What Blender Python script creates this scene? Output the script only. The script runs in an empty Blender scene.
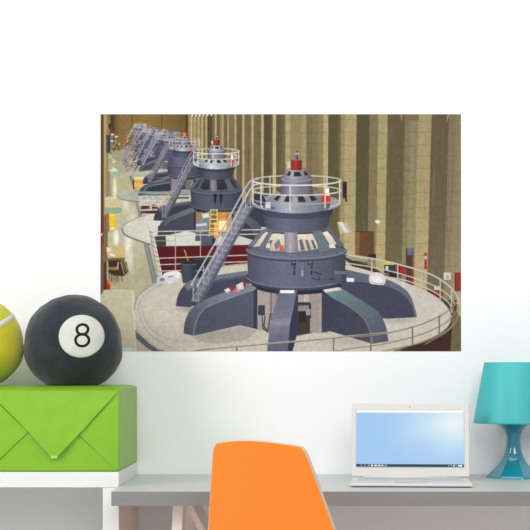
import bpy, bmesh, math, random
import numpy as np
from mathutils import Vector, Matrix, Euler, noise

scene = bpy.context.scene
# ---------------------------------------------------------------- camera, daylight, exposure
CAM_Z = 1.009
FPX = 1436.0                                                       # focal length in pixels of the 530 px frame
VPX, VPY = 300.0, 372.0                                            # where the eye line meets the picture
cam_data = bpy.data.cameras.new('camera')
cam_data.sensor_width = 36.0
cam_data.lens = FPX/530.0*36.0
cam_data.shift_x = -(VPX-265.0)/530.0
cam_data.shift_y = (VPY-265.0)/530.0
cam = bpy.data.objects.new('camera', cam_data)
cam.location = (0, 0, CAM_Z)
cam.rotation_euler = (math.pi/2, 0, 0)
scene.collection.objects.link(cam)
scene.camera = cam

world = bpy.data.worlds.new('daylight')
world.use_nodes = True
world.node_tree.nodes['Background'].inputs['Color'].default_value = (1.0, 1.0, 1.0, 1)
world.node_tree.nodes['Background'].inputs['Strength'].default_value = .50
scene.world = world

def area(name, loc, target, sx, sy, power, col=(1, 1, 1)):
    L = bpy.data.lights.new(name, 'AREA')
    L.shape = 'RECTANGLE'; L.size = sx; L.size_y = sy; L.energy = power; L.color = col
    o = bpy.data.objects.new(name, L)
    o.location = loc
    o.rotation_euler = (Vector(target)-Vector(loc)).to_track_quat('-Z', 'Y').to_euler()
    scene.collection.objects.link(o)
    return o
area('ceiling_panel_light', (.3, 2.2, 3.0), (.3, 3.5, 1.3), 2.6, 1.0, 21)
area('added_left_light', (-2.9, 1.0, 2.4), (.1, 3.6, .9), 1.4, 1.2, 64)  # unseen light added at the left so the parcel shades the wall
area('room_light', (.6, -.7, 2.5), (.2, 3.6, .9), 1.5, 1.5, 52)

vs = scene.view_settings
vs.view_transform = 'Standard'; vs.look = 'None'; vs.gamma = 1.0; vs.use_curve_mapping = False
vs.exposure = 0.05

# ---------------------------------------------------------------- helpers
def lin(c):
    return tuple(((v/255.0)/12.92 if v/255.0 <= .04045 else ((v/255.0+.055)/1.055)**2.4) for v in c)

def mat(name, col, rough=.5, bump=0.0, bscale=60.0, vary=0.0, spec=.5, coat=0.0, sheen=0.0, metal=0.0):
    m = bpy.data.materials.new(name); m.use_nodes = True
    nt = m.node_tree; b = nt.nodes['Principled BSDF']
    c = lin(col)
    b.inputs['Base Color'].default_value = (*c, 1); b.inputs['Roughness'].default_value = rough
    b.inputs['Specular IOR Level'].default_value = spec; b.inputs['Coat Weight'].default_value = coat
    b.inputs['Sheen Weight'].default_value = sheen; b.inputs['Metallic'].default_value = metal
    tc = nt.nodes.new('ShaderNodeTexCoord'); nz = nt.nodes.new('ShaderNodeTexNoise')
    nz.inputs['Scale'].default_value = bscale; nz.inputs['Detail'].default_value = 4
    nt.links.new(tc.outputs['Object'], nz.inputs['Vector'])
    if vary:
        mx = nt.nodes.new('ShaderNodeMix'); mx.data_type = 'RGBA'
        mx.inputs['A'].default_value = (*[v*(1-vary) for v in c], 1); mx.inputs['B'].default_value = (*[min(1, v*(1+vary)) for v in c], 1)
        nt.links.new(nz.outputs['Fac'], mx.inputs['Factor']); nt.links.new(mx.outputs['Result'], b.inputs['Base Color'])
    if bump:
        bp = nt.nodes.new('ShaderNodeBump'); bp.inputs['Strength'].default_value = bump; bp.inputs['Distance'].default_value = .002
        nt.links.new(nz.outputs['Fac'], bp.inputs['Height']); nt.links.new(bp.outputs['Normal'], b.inputs['Normal'])
    return m

def wood(name, c0, c1, axis=2):
    m = bpy.data.materials.new(name); m.use_nodes = True
    nt = m.node_tree; b = nt.nodes['Principled BSDF']; b.inputs['Roughness'].default_value = .55
    tc = nt.nodes.new('ShaderNodeTexCoord'); mp = nt.nodes.new('ShaderNodeMapping')
    sc = [60, 60, 60]; sc[axis] = 3; mp.inputs['Scale'].default_value = sc
    nz = nt.nodes.new('ShaderNodeTexNoise'); nz.inputs['Scale'].default_value = 1.0; nz.inputs['Detail'].default_value = 5
    mx = nt.nodes.new('ShaderNodeMix'); mx.data_type = 'RGBA'
    mx.inputs['A'].default_value = (*lin(c0), 1); mx.inputs['B'].default_value = (*lin(c1), 1)
    nt.links.new(tc.outputs['Object'], mp.inputs['Vector']); nt.links.new(mp.outputs['Vector'], nz.inputs['Vector'])
    nt.links.new(nz.outputs['Fac'], mx.inputs['Factor']); nt.links.new(mx.outputs['Result'], b.inputs['Base Color'])
    return m

def obj(name, bm, material=None, parent=None, smooth=False, mats=None):
    me = bpy.data.meshes.new(name)
    bmesh.ops.recalc_face_normals(bm, faces=bm.faces)
    bm.to_mesh(me); bm.free()
    o = bpy.data.objects.new(name, me)
    for m in (mats or [material]): me.materials.append(m)
    if smooth:
        me.polygons.foreach_set('use_smooth', [True]*len(me.polygons))
    scene.collection.objects.link(o)
    if parent: o.parent = parent
    return o

def thing(name, label, cat, loc=(0, 0, 0), rz=0.0, group=None):
    o = bpy.data.objects.new(name, None); o.empty_display_size = .05
    o.location = loc; o.rotation_euler = (0, 0, rz)
    scene.collection.objects.link(o)
    o['label'] = label; o['category'] = cat
    if group: o['group'] = group
    return o

def add_box(bm, x0, x1, y0, y1, z0, z1, bevel=0.0, seg=2):
    r = bmesh.ops.create_cube(bm, size=1.0)
    vsx = r['verts']
    bmesh.ops.scale(bm, vec=(x1-x0, y1-y0, z1-z0), verts=vsx)
    bmesh.ops.translate(bm, vec=((x0+x1)/2, (y0+y1)/2, (z0+z1)/2), verts=vsx)
    if bevel:
        es = list({e for v in vsx for e in v.link_edges})
        bmesh.ops.bevel(bm, geom=es, offset=bevel, segments=seg, profile=.5, affect='EDGES')
    return bm

def box(*a, **k): return add_box(bmesh.new(), *a, **k)

def add_bar(bm, p, q, wx, wy, bevel=0.0):                          # a square bar from p to q, ends cut level
    p, q = Vector(p), Vector(q)
    vv = []
    for c in (p, q):
        for sx, sy in ((-1, -1), (1, -1), (1, 1), (-1, 1)):
            vv.append(bm.verts.new((c.x+sx*wx/2, c.y+sy*wy/2, c.z)))
    bm.faces.new(vv[0:4]); bm.faces.new(vv[4:8])
    for i in range(4):
        j = (i+1) % 4
        bm.faces.new((vv[i], vv[j], vv[4+j], vv[4+i]))
    if bevel:
        es = list({e for v in vv for e in v.link_edges})
        bmesh.ops.bevel(bm, geom=es, offset=bevel, segments=2, profile=.5, affect='EDGES')
    return bm

def add_tube(bm, pts, r, n=10, taper=1.0):
    pts = [Vector(p) for p in pts]; rings = []
    for i, p in enumerate(pts):
        t = (pts[min(i+1, len(pts)-1)]-pts[max(i-1, 0)]).normalized()
        u = t.cross(Vector((0, 0, 1)))
        if u.length < 1e-3: u = t.cross(Vector((0, 1, 0)))
        u.normalize(); w = t.cross(u)
        rr = r*(1+(taper-1)*i/max(1, len(pts)-1))
        rings.append([bm.verts.new(p+u*rr*math.cos(a)+w*rr*math.sin(a)) for a in (2*math.pi*k/n for k in range(n))])
    for A, B in zip(rings[:-1], rings[1:]):
        for k in range(n): bm.faces.new((A[k], A[(k+1) % n], B[(k+1) % n], B[k]))
    bm.faces.new(rings[0]); bm.faces.new(rings[-1])
    return bm

def lathe(bm, prof, n=64, cap=False):
    rings = [[bm.verts.new((r*math.cos(2*math.pi*k/n), r*math.sin(2*math.pi*k/n), z)) for k in range(n)] for r, z in prof]
    for A, B in zip(rings[:-1], rings[1:]):
        for k in range(n): bm.faces.new((A[k], A[(k+1) % n], B[(k+1) % n], B[k]))
    if cap: bm.faces.new(rings[0]); bm.faces.new(rings[-1])
    return bm

def ex(px, y): return (px-VPX)/FPX*y                                # place along the wall of a picture column at depth y
def ez(py, y): return CAM_Z-(py-VPY)/FPX*y

WALL_Y = 3.73

# ---------------------------------------------------------------- the setting
m_wall = mat('white_wall_paint', (238, 238, 239), .85, bump=.05, bscale=180, spec=.2)
m_floor = wood('grey_oak_floor', (216, 216, 218), (226, 226, 227), axis=1)
o = obj('wall_back', box(-3.2, 3.2, WALL_Y, WALL_Y+.1, 0, 3.0), m_wall); o['kind'] = 'structure'
o = obj('floor', box(-3.2, 3.2, -1.0, WALL_Y+.1, -.05, 0), m_floor); o['kind'] = 'structure'
m_trim = mat('white_trim_paint', (236, 236, 234), .5)
o = obj('baseboard_back', box(-3.2, 3.2, WALL_Y-.014, WALL_Y, 0, .09, bevel=.003), m_trim); o['kind'] = 'structure'

# ---------------------------------------------------------------- white cube shelf
SX = -.4215                                                        # plane shared by the shelf's side, the parcel and the desk end
m_white = mat('white_lacquer', (222, 222, 219), .45)
m_beige = wood('warm_bounce_side', (226, 206, 188), (236, 218, 202), axis=2)  # warm bounced light on the white shelf's side, put into its colour
SL = SX-.80
shelf = thing('cube_shelf', 'white low cube shelf under the green parcel at the desk end', 'shelf', (0, 0, 0))
obj('top_panel', box(SL, SX, 3.34, WALL_Y-.002, .7404, .7765, bevel=.0012), m_white, shelf)
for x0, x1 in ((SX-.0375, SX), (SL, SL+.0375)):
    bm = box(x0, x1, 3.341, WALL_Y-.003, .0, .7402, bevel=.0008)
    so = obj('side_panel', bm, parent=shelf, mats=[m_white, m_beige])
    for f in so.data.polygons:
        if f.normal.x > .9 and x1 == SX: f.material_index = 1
obj('bottom_panel', box(SL+.0377, SX-.0377, 3.345, WALL_Y-.003, .02, .055), m_white, shelf)
obj('divider', box(SL+.0377, SX-.0377, 3.345, WALL_Y-.003, .385, .401), m_white, shelf)
obj('divider', box((SL+SX)/2-.2-.008, (SL+SX)/2-.2+.008, 3.345, WALL_Y-.003, .4012, .7402), m_white, shelf)

# ---------------------------------------------------------------- desk on trestles
m_top = mat('grey_green_laminate', (188, 192, 189), .38, vary=.02, bscale=15)
m_edge = wood('grey_desk_edge', (122, 121, 118), (132, 131, 128), axis=0)
m_leg = wood('pale_birch', (236, 226, 217), (246, 238, 231), axis=2)
DZ = .7430
DX0, DX1 = SX+.0008, 1.02
desk = thing('desk', 'long grey topped desk with pale birch trestle legs along the wall', 'desk', (0, 0, 0))
bm = box(DX0, DX1, 3.20, WALL_Y-.002, DZ-.0326, DZ, bevel=.0012)
dt = obj('tabletop', bm, parent=desk, mats=[m_top, m_edge])
for f in dt.data.polygons: f.material_index = 1 if abs(f.normal.z) < .8 else 0
def trestle(cx, flip):
    s = -1 if flip else 1
    beam = obj('trestle', box(cx-.016, cx-.002, 3.318, 3.645, DZ-.0626, DZ-.0328, bevel=.002), m_leg, desk)
    for y in (3.30, 3.665):
        bm = bmesh.new(); add_bar(bm, (cx-s*.008, y, DZ-.0330), (cx-s*.036, y, 0), .0235, .03, bevel=.002)
        obj('leg', bm, m_leg, beam)
        bm = bmesh.new(); add_bar(bm, (cx+s*.0086, y+.028, DZ-.034), (cx+s*.36, 3.56 if y < 3.5 else 3.69, 0), .017, .020, bevel=.0015)
        obj('leg', bm, m_leg, beam)
    bm = bmesh.new(); add_box(bm, cx-.030, cx-.012, 3.317, 3.649, .28, .315, bevel=.002)
    obj('stretcher', bm, m_leg, beam)
trestle(ex(178.5, 3.30)+.008, False)
trestle(.86, True)

# ---------------------------------------------------------------- green parcel
m_paper = mat('green_wrapping_paper', (122, 174, 28), .42, bump=.7, bscale=24, vary=.13)
BX0, BX1, BY0, BY1, BZ0 = -.895, SX, 3.342, 3.715, .7767
box_t = thing('gift_parcel', 'large parcel wrapped in bright green paper on the white shelf', 'parcel', ((BX0+BX1)/2, BY0, BZ0))
OX, OY, OZ = box_t.location
def parcel_top(x, y):                                               # the lid is a little domed, the front edge droops
    t = (y-BY0)/(BY1-BY0)
    return .9765-.0125*math.exp(-t*9)-.0015*max(0, (t-.85)/.15)**2-.003*(max(0, abs(x-(BX0+BX1)/2)/((BX1-BX0)/2)-.9)*10)**2
bm = bmesh.new()
nx, ny, nz = 44, 30, 18
def side_grid(fn, na, nb):
    g = [[bm.verts.new(fn(i/na, j/nb)) for j in range(nb+1)] for i in range(na+1)]
    for i in range(na):
        for j in range(nb): bm.faces.new((g[i][j], g[i+1][j], g[i+1][j+1], g[i][j+1]))
def crumple(x, y, z, amp): return amp*noise.noise(Vector((x*22, y*22, z*26)))+amp*.5*noise.noise(Vector((x*60+9, y*60, z*60)))
def pt(x, y, z, n):
    c = crumple(x, y, z, .0020)
    edge = min(min(abs(x-BX0), abs(x-BX1)), 9) if n != 'x' else 9
    return (x-OX+(c if n == 'x' else 0), y-OY+(c if n == 'y' else 0), z-OZ+(c if n == 'z' else 0))
def lerp(a, b, t): return a+(b-a)*t
side_grid(lambda a, b: pt(lerp(BX0, BX1, a), BY0, lerp(BZ0, parcel_top(lerp(BX0, BX1, a), BY0), b), 'y' if 0 < a < 1 and 0 < b < 1 else ''), nx, nz)
side_grid(lambda a, b: pt(lerp(BX0, BX1, a), BY1, lerp(BZ0, parcel_top(lerp(BX0, BX1, a), BY1), b), ''), nx, nz)
side_grid(lambda a, b: pt(lerp(BX0, BX1, a), lerp(BY0, BY1, b), parcel_top(lerp(BX0, BX1, a), lerp(BY0, BY1, b)), 'z' if 0 < a < 1 and 0 < b < 1 and False else ''), nx, ny)
side_grid(lambda a, b: pt(lerp(BX0, BX1, a), lerp(BY0, BY1, b), BZ0, ''), nx, ny)
for xx in (BX0, BX1):
    side_grid(lambda a, b: pt(xx, lerp(BY0, BY1, a), lerp(BZ0, parcel_top(xx, lerp(BY0, BY1, a)), b), 'x' if 0 < a < 1 and 0 < b < 1 else ''), ny, nz)
bmesh.ops.remove_doubles(bm, verts=bm.verts, dist=1e-5)
body = obj('wrapped_body', bm, m_paper, box_t, smooth=True)
md = body.modifiers.new('bevel', 'BEVEL'); md.width = .004; md.segments = 3; md.limit_method = 'ANGLE'; md.angle_limit = math.radians(50)
def flap(name, pix, y_near, y_far, mt=m_paper, thick=.0012):
    """a folded end of the paper lying on the parcel's near face: y_near / y_far give how far each corner stands off"""
    bm = bmesh.new()
    fr = [bm.verts.new((ex(px, BY0-d)-OX, -d, ez(py, BY0-d)-OZ)) for (px, py), d in zip(pix, y_near)]
    bk = [bm.verts.new((v.co.x, min(-.0002, v.co.y+thick), v.co.z)) for v in fr]
    bm.faces.new(fr); bm.faces.new(bk[::-1])
    for i in range(len(fr)):
        j = (i+1) % len(fr); bm.faces.new((fr[i], bk[i], bk[j], fr[j]))
    return obj(name, bm, mt, box_t)
flap('side_flap', [(118.2, 395), (118.2, 469.0), (115, 468.6), (78.5, 434.5)], (.0016, .0026, .0030, .0036), 0)
flap('side_flap', [(-40, 392), (-14, 392), (28.3, 432), (0, 458.5), (-12, 469), (-40, 469)], (.0012, .0012, .0044, .0034, .0024, .0016), 0)
flap('bottom_flap', [(118, 470.2), (77.8, 435.2), (28, 433), (-10, 470.2)], (.0010, .0022, .0022, .0010), 0)
flap('top_flap', [(-12, 391.5), (117.8, 391.4), (88, 424.5), (57.5, 456.6), (50.5, 456.6), (28.4, 432)], (.0016, .0030, .0080, .0130, .0129, .0087), 0)
m_tape = mat('clear_tape', (164, 200, 110), .3)
flap('tape', [(50.3, 455.6), (57.5, 455.6), (57.0, 458.4), (51.0, 458.4)], (.0134, .0136, .0138, .0136), 0, m_tape)

# ---------------------------------------------------------------- the two plush cushions
BALL_Y = 3.53
def plush(cx, cz, rx, ry, rz, seed, flat=.93, amp=.012):
    """a stuffed ball that has settled: flattened underneath, uneven at the seams"""
    def surf(d):
        x, y, z = d
        k = 1+amp*noise.noise(Vector((x*1.6+seed, y*1.6, z*1.6)))+amp*.6*noise.noise(Vector((x*5+seed, y*5, z*5)))
        zz = z
        if zz < 0: zz = -flat*math.tanh(-zz/flat*1.32)/math.tanh(1.32/1)*1.0 if False else zz
        ex_ = 1+.10*max(0, -z)*(1-max(0, -z))*2
        return Vector((x*rx*k*ex_, y*ry*k*ex_, max(z*rz*k, -rz*flat)))
    return surf
def ball_mesh(surf, n=96, m=56):
    bm = bmesh.new(); rows = []
    for j in range(1, m):
        th = math.pi*j/m
        rows.append([bm.verts.new(surf((math.sin(th)*math.cos(2*math.pi*i/n), math.sin(th)*math.sin(2*math.pi*i/n), math.cos(th)))) for i in range(n)])
    top = bm.verts.new(surf((0, 0, 1))); bot = bm.verts.new(surf((0, 0, -1)))
    for A, B in zip(rows[:-1], rows[1:]):
        for i in range(n): bm.faces.new((A[i], A[(i+1) % n], B[(i+1) % n], B[i]))
    for i in range(n):
        bm.faces.new((top, rows[0][i], rows[0][(i+1) % n])); bm.faces.new((bot, rows[-1][(i+1) % n], rows[-1][i]))
    return bm
def near_dir(surf, X, Z):                                           # direction whose skin point shows at (X, Z) on the near side
    d = Vector((X/.12, -.8, Z/.11)).normalized()
    for _ in range(30):
        p = surf(d)
        d = Vector((d.x+(X-p.x)/.125*.7, 0, d.z+(Z-p.z)/.115*.7))
        r2 = d.x**2+d.z**2
        if r2 > .98: d *= math.sqrt(.98/r2); r2 = .98
        d.y = -math.sqrt(1-r2)
    return d
def on_skin(surf, X, Z, off):
    d = near_dir(surf, X, Z); p = surf(d)
    return p+Vector((d.x, d.y, d.z))*off

m_black = mat('black_plush', (40, 48, 52), .95, bump=.8, bscale=26, vary=.65, spec=.15, sheen=.25)
m_patch = mat('cream_felt', (200, 200, 190), .9, bump=.2, bscale=220, vary=.03, spec=.2)
m_digit = mat('black_print', (22, 26, 28), .8, spec=.2)
cx8, rz8 = ex(73.2, BALL_Y), .1192
rest = .9768
s8 = plush(0, 0, .1195, .116, rz8, 3.1, flat=.865, amp=.020)
cz8 = rest+rz8*.865
eight = thing('ball_cushion', 'round black plush cushion like a billiard ball with white spot and number 8', 'cushion', (cx8, BALL_Y, cz8))
skin = obj('cover', ball_mesh(s8), m_black, eight, smooth=True)
PXC, PZC, PR = ex(81.1, 3.425)-cx8, ez(336.2, 3.425)-cz8, 21.7*3.425/FPX
bm = bmesh.new(); rings = []
for j in range(1, 15):
    r = PR*j/13 if j < 14 else PR*1.01
    rings.append([bm.verts.new(on_skin(s8, PXC+r*math.cos(2*math.pi*i/56), PZC+r*.985*math.sin(2*math.pi*i/56), .0016 if j < 13 else (.0010 if j == 13 else -.001))) for i in range(56)])
c0 = bm.verts.new(on_skin(s8, PXC, PZC, .0016))
for i in range(56): bm.faces.new((c0, rings[0][i], rings[0][(i+1) % 56]))
for A, B in zip(rings[:-1], rings[1:]):
    for i in range(56): bm.faces.new((A[i], A[(i+1) % 56], B[(i+1) % 56], B[i]))
spot = obj('number_spot', bm, m_patch, eight, smooth=True); spot['label'] = 'round cream white spot'
bm = bmesh.new()
u = 3.42/FPX
for (px, py, ra, rb) in ((82.0, 329.6, 5.3, 5.0), (82.0, 340.2, 6.3, 5.9)):
    n = 48; w = 1.3*u; R = []
    for off, rr in ((.0019, -w), (.0026, -w*.6), (.0026, w*.6), (.0019, w)):
        R.append([bm.verts.new(on_skin(s8, ex(px, 3.42)-cx8+(ra*u+rr)*math.cos(2*math.pi*i/n), ez(py, 3.42)-cz8+(rb*u+rr)*math.sin(2*math.pi*i/n), off)) for i in range(n)])
    for A, B in zip(R[:-1], R[1:]):
        for i in range(n): bm.faces.new((A[i], A[(i+1) % n], B[(i+1) % n], B[i]))
obj('numeral', bm, m_digit, spot, smooth=True)

m_yellow = mat('yellow_felt', (198, 190, 40), .95, bump=.5, bscale=160, vary=.10, spec=.1, sheen=.3)
m_seam = mat('pale_seam', (206, 206, 190), .9, bump=.3, bscale=200)
cxt, rzt = ex(-27.0, BALL_Y), .1155
st_ = plush(0, 0, .1215, .119, rzt, 8.7, flat=.90, amp=.006)
czt = rest+rzt*.90
tennis = thing('ball_cushion', 'round yellow plush cushion like a tennis ball with pale curved seam', 'cushion', (cxt, BALL_Y, czt))
obj('cover', ball_mesh(st_), m_yellow, tennis, smooth=True)
R = Euler((.89462, -.967611, -2.928757)).to_matrix()
bm = bmesh.new(); strips = []
N = 260
def seam_dir(t):
    a, b = .75, .25
    return R @ Vector((a*math.cos(t)+b*math.cos(3*t), a*math.sin(t)-b*math.sin(3*t), 2*math.sqrt(a*b)*math.sin(2*t))).normalized()
for i in range(N):
    t = 2*math.pi*i/N
    d = seam_dir(t); tg = (seam_dir(t+.01)-seam_dir(t-.01)).normalized(); sd = d.cross(tg)
    strips.append([bm.verts.new(st_((d+sd*w).normalized())+(d*h)) for w, h in ((-.058, -.0005), (-.045, .0014), (0, .0020), (.045, .0014), (.058, -.0005))])
for i in range(N):
    A, B = strips[i], strips[(i+1) % N]
    for k in range(4): bm.faces.new((A[k], A[k+1], B[k+1], B[k]))
sm_ = obj('seam', bm, m_seam, tennis, smooth=True); sm_['label'] = 'pale curved seam band'

# ---------------------------------------------------------------- orange shell chair
m_orange = mat('orange_shell', (250, 128, 12), .42, bump=.03, bscale=150)
m_rim = mat('pale_shell_edge', (198, 186, 170), .55)
m_steel = mat('grey_steel', (150, 150, 152), .35, metal=.8)
CY = 2.86
chair = thing('shell_chair', 'orange shell chair with pale rim pulled up to the desk', 'chair', (ex(250.5, CY), CY, 0), math.radians(-25))
ZT, ZB = .8715, .455
def half_w(z):
    t = (ZT-z)/(ZT-ZB)
    return .0975+.1090*t*1.0-.010*t*t
def back_pt(u, v, off=0.0):                                         # v: 0 at the seat, 1 at the top
    zt = ZT-.0075*u*u-.0025*(u+.25)**2
    z = ZB+(zt-ZB)*v
    w = half_w(z)
    c = max(0.0, (v-.955)/.045)
    w *= 1-.055*c*c*c
    y = (ZT-z)*.335+.028*u*u+.035*max(0, .22-v)/.22*0
    return Vector((u*w, y+off, z))
NU, NV = 24, 40
bm = bmesh.new()
def shell_side(off, flip):
    return [[bm.verts.new(back_pt(-1+2*i/NU, j/NV, off)) for j in range(NV+1)] for i in range(NU+1)]
A = shell_side(0, False); B = shell_side(.0095, True)
fmat = {}
for i in range(NU):
    for j in range(NV):
        bm.faces.new((A[i][j], A[i+1][j], A[i+1][j+1], A[i][j+1])); bm.faces.new((B[i][j], B[i][j+1], B[i+1][j+1], B[i+1][j]))
bm.faces.ensure_lookup_table()
for i in range(NU): bm.faces.new((A[i][0], A[i+1][0], B[i+1][0], B[i][0]))
rim_loop = [(i, j) for i, j in [(0, j) for j in range(NV+1)]+[(i, NV) for i in range(1, NU+1)]+[(NU, j) for j in range(NV-1, -1, -1)]]
for (a, b), (c, d) in zip(rim_loop[:-1], rim_loop[1:]): bm.faces.new((A[a][b], A[c][d], B[c][d], B[a][b]))
back = obj('backrest', bm, m_orange, chair, smooth=True)
back.data.polygons.foreach_set('use_smooth', [True]*len(back.data.polygons))
sh = back.modifiers.new('edge', 'EDGE_SPLIT'); sh.split_angle = math.radians(40)
bm = bmesh.new(); rows = []
for n_, (i, j) in enumerate(rim_loop):
    p = back_pt(-1+2*i/NU, j/NV)
    q0 = back_pt(-1+2*rim_loop[max(0, n_-1)][0]/NU, rim_loop[max(0, n_-1)][1]/NV); q1 = back_pt(-1+2*rim_loop[min(len(rim_loop)-1, n_+1)][0]/NU, rim_loop[min(len(rim_loop)-1, n_+1)][1]/NV)
    t = q1-q0; nrm = Vector((-t.z, 0, t.x)).normalized()
    rows.append([bm.verts.new(p+nrm*a+Vector((0, b, 0))) for a, b in ((0, .0004), (.0016, .0010), (.0022, .0048), (.0016, .0090), (0, .0092))])
for P, Q in zip(rows[:-1], rows[1:]):
    for k in range(4): bm.faces.new((P[k], P[k+1], Q[k+1], Q[k]))
rim = obj('rim', bm, m_rim, back, smooth=True); rim['label'] = 'pale rim around the orange back'
# seat: the shell carries on forward
bm = bmesh.new()
wb = half_w(ZB); yb0 = back_pt(0, 0).y
def seat_pt(u, v, off):
    y = yb0+.36*v
    w = wb*(1+.06*math.sin(v*math.pi))*(1-.12*max(0, v-.8)/.2)
    z = ZB-.022*math.sin(min(1, v*1.15)*math.pi)+.012*u*u-.03*max(0, v-.85)**2/.0225*.6
    return Vector((u*w, y+.028*u*u*(1-v)*1.0, z+off))
S0 = [[bm.verts.new(seat_pt(-1+2*i/NU, j/20, -.0005)) for j in range(21)] for i in range(NU+1)]
S1 = [[bm.verts.new(seat_pt(-1+2*i/NU, j/20, -.0110)) for j in range(21)] for i in range(NU+1)]
for i in range(NU):
    for j in range(20):
        bm.faces.new((S0[i][j], S0[i+1][j], S0[i+1][j+1], S0[i][j+1])); bm.faces.new((S1[i][j], S1[i][j+1], S1[i+1][j+1], S1[i+1][j]))
lp = [(0, j) for j in range(21)]+[(i, 20) for i in range(1, NU+1)]+[(NU, j) for j in range(19, -1, -1)]+[(i, 0) for i in range(NU-1, -1, -1)]
for (a, b), (c, d) in zip(lp[:-1], lp[1:]): bm.faces.new((S0[a][b], S0[c][d], S1[c][d], S1[a][b]))
obj('seat', bm, m_orange, chair, smooth=True)
yc = yb0+.18
bm = bmesh.new()
add_box(bm, -.10, .10, yc-.10, yc-.08, .400, .418); add_box(bm, -.10, .10, yc+.08, yc+.10, .400, .418); add_box(bm, -.10, -.08, yc-.08, yc+.08, .400, .418); add_box(bm, .08, .10, yc-.08, yc+.08, .400, .418)
obj('under_frame', bm, m_steel, chair)
for sx in (-1, 1):
    for sy in (-1, 1):
        bm = add_tube(bmesh.new(), [(sx*.095, yc+sy*.095, .428), (sx*.12, yc+sy*.125, .22), (sx*.155, yc+sy*.165, 0)], .010, taper=.75)
        obj('leg', bm, m_steel, chair, smooth=True)

# ---------------------------------------------------------------- laptop
m_lap = mat('white_plastic', (206, 205, 201), .42)
m_lap2 = mat('pale_key', (186, 188, 187), .5)
m_dark = mat('dark_glass', (40, 42, 46), .2)
m_rub = mat('grey_rubber', (90, 90, 90), .8)
LYH = 3.490
lap = thing('laptop', 'open white laptop with pale blue screen on the desk', 'laptop', (ex(410.6, LYH), LYH, DZ), math.radians(-4.0))
W2 = .1432
base = obj('base', box(-W2+.0022, W2-.0022, -.186, 0, .0022, .0092, bevel=.0026, seg=3), m_lap, lap, smooth=False)
for x in (-.12, .12):
    for y in (-.172, -.02):
        obj('foot', lathe(bmesh.new(), [(.006, 0), (.0065, .0023)], 20, True), m_rub, base).location = (x, y, 0)
keys = obj('keyboard', box(-.125, .125, -.108, -.022, .0092, .0097), m_lap2, base)
bm = bmesh.new()
for r_ in range(5):
    n_ = 14
    for c_ in range(n_):
        x0 = -.122+c_*.0175; 
        if r_ == 4 and 4 <= c_ <= 8: continue
        add_box(bm, x0, x0+.0155, -.105+(4-r_)*0.0165*1.0 if False else -.038-r_*.0165, -.0235-r_*.0165, .0096, .0112)
    if r_ == 4: add_box(bm, -.122+4*.0175, -.122+8*.0175+.0155, -.038-r_*.0165, -.0235-r_*.0165, .0096, .0112)
obj('keys', bm, m_lap2, keys)
obj('touchpad', box(-.04, .04, -.175, -.122, .0092, .0095), m_lap2, base)
obj('hinge', add_tube(bmesh.new(), [(-.115, -.002, .0105), (.115, -.002, .0105)], .0038, 14), m_lap, lap, smooth=True)
TILT = math.radians(-9)
lid = obj('lid', box(-W2, W2, 0, .0065, 0, .1790, bevel=.0024, seg=3), m_lap, lap)
lid.location = (0, -.002, .0118); lid.rotation_euler = (TILT, 0, 0)
m_lap3 = mat('grey_bezel_edge', (188, 187, 182), .5)
bz = bmesh.new()
LH = .1790
def lz(py): return LH*(477.3-py)/(477.3-404.4)
def lx(px): return (px-410.6)/117.4*2*W2
for x0, x1, z0, z1 in ((lx(355.9), lx(463.9), lz(411.3), lz(410.9)), (lx(355.9), lx(463.9), lz(468.1), lz(467.7)), (lx(355.9), lx(356.4), lz(467.7), lz(411.3)), (lx(463.5), lx(463.9), lz(467.7), lz(411.3))):
    add_box(bz, x0, x1, -.0012, .0004, min(z0, z1), max(z0, z1))
obj('bezel', bz, m_lap3, lid)
def screen_mat():
    m = bpy.data.materials.new('lit_display'); m.use_nodes = True
    nt = m.node_tree; b = nt.nodes['Principled BSDF']
    tc = nt.nodes.new('ShaderNodeTexCoord'); sp = nt.nodes.new('ShaderNodeSeparateXYZ'); nt.links.new(tc.outputs['Object'], sp.inputs[0])
    def math_(op, a, bb=None):
        n = nt.nodes.new('ShaderNodeMath'); n.operation = op
        for k, v in enumerate((a, bb)):
            if v is None: continue
            if isinstance(v, (int, float)): n.inputs[k].default_value = v
            else: nt.links.new(v, n.inputs[k])
        return n.outputs[0]
    # bright bloom towards the upper corner, deep blue on the opposite side and along the foot
    gxn = math_('DIVIDE', math_('ADD', sp.outputs['X'], W2), 2*W2); gzn = math_('DIVIDE', sp.outputs['Z'], LH)
    dx = math_('SUBTRACT', gxn, .86); dz = math_('SUBTRACT', gzn, .74)
    d2 = math_('ADD', math_('MULTIPLY', math_('MULTIPLY', dx, dx), 2.2), math_('MULTIPLY', math_('MULTIPLY', dz, dz), 1.9))
    nz = nt.nodes.new('ShaderNodeTexNoise'); nz.inputs['Scale'].default_value = 14; nz.inputs['Detail'].default_value = 1
    nt.links.new(tc.outputs['Object'], nz.inputs['Vector'])
    f = math_('ADD', math_('SQRT', d2), math_('MULTIPLY', math_('SUBTRACT', nz.outputs['Fac'], .5), .35))
    rp = nt.nodes.new('ShaderNodeValToRGB'); nt.links.new(f, rp.inputs[0])
    el = rp.color_ramp.elements
    el[0].position = .0; el[0].color = (*lin((236, 247, 250)), 1); el[1].position = 1.0; el[1].color = (*lin((164, 204, 244)), 1)
    for p, c in ((.28, (208, 232, 246)), (.58, (178, 214, 246))):
        e = el.new(p); e.color = (*lin(c), 1)
    b.inputs['Base Color'].default_value = (.01, .01, .01, 1); b.inputs['Roughness'].default_value = .35; b.inputs['Specular IOR Level'].default_value = .15
    nt.links.new(rp.outputs['Color'], b.inputs['Emission Color']); b.inputs['Emission Strength'].default_value = .90
    return m
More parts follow.
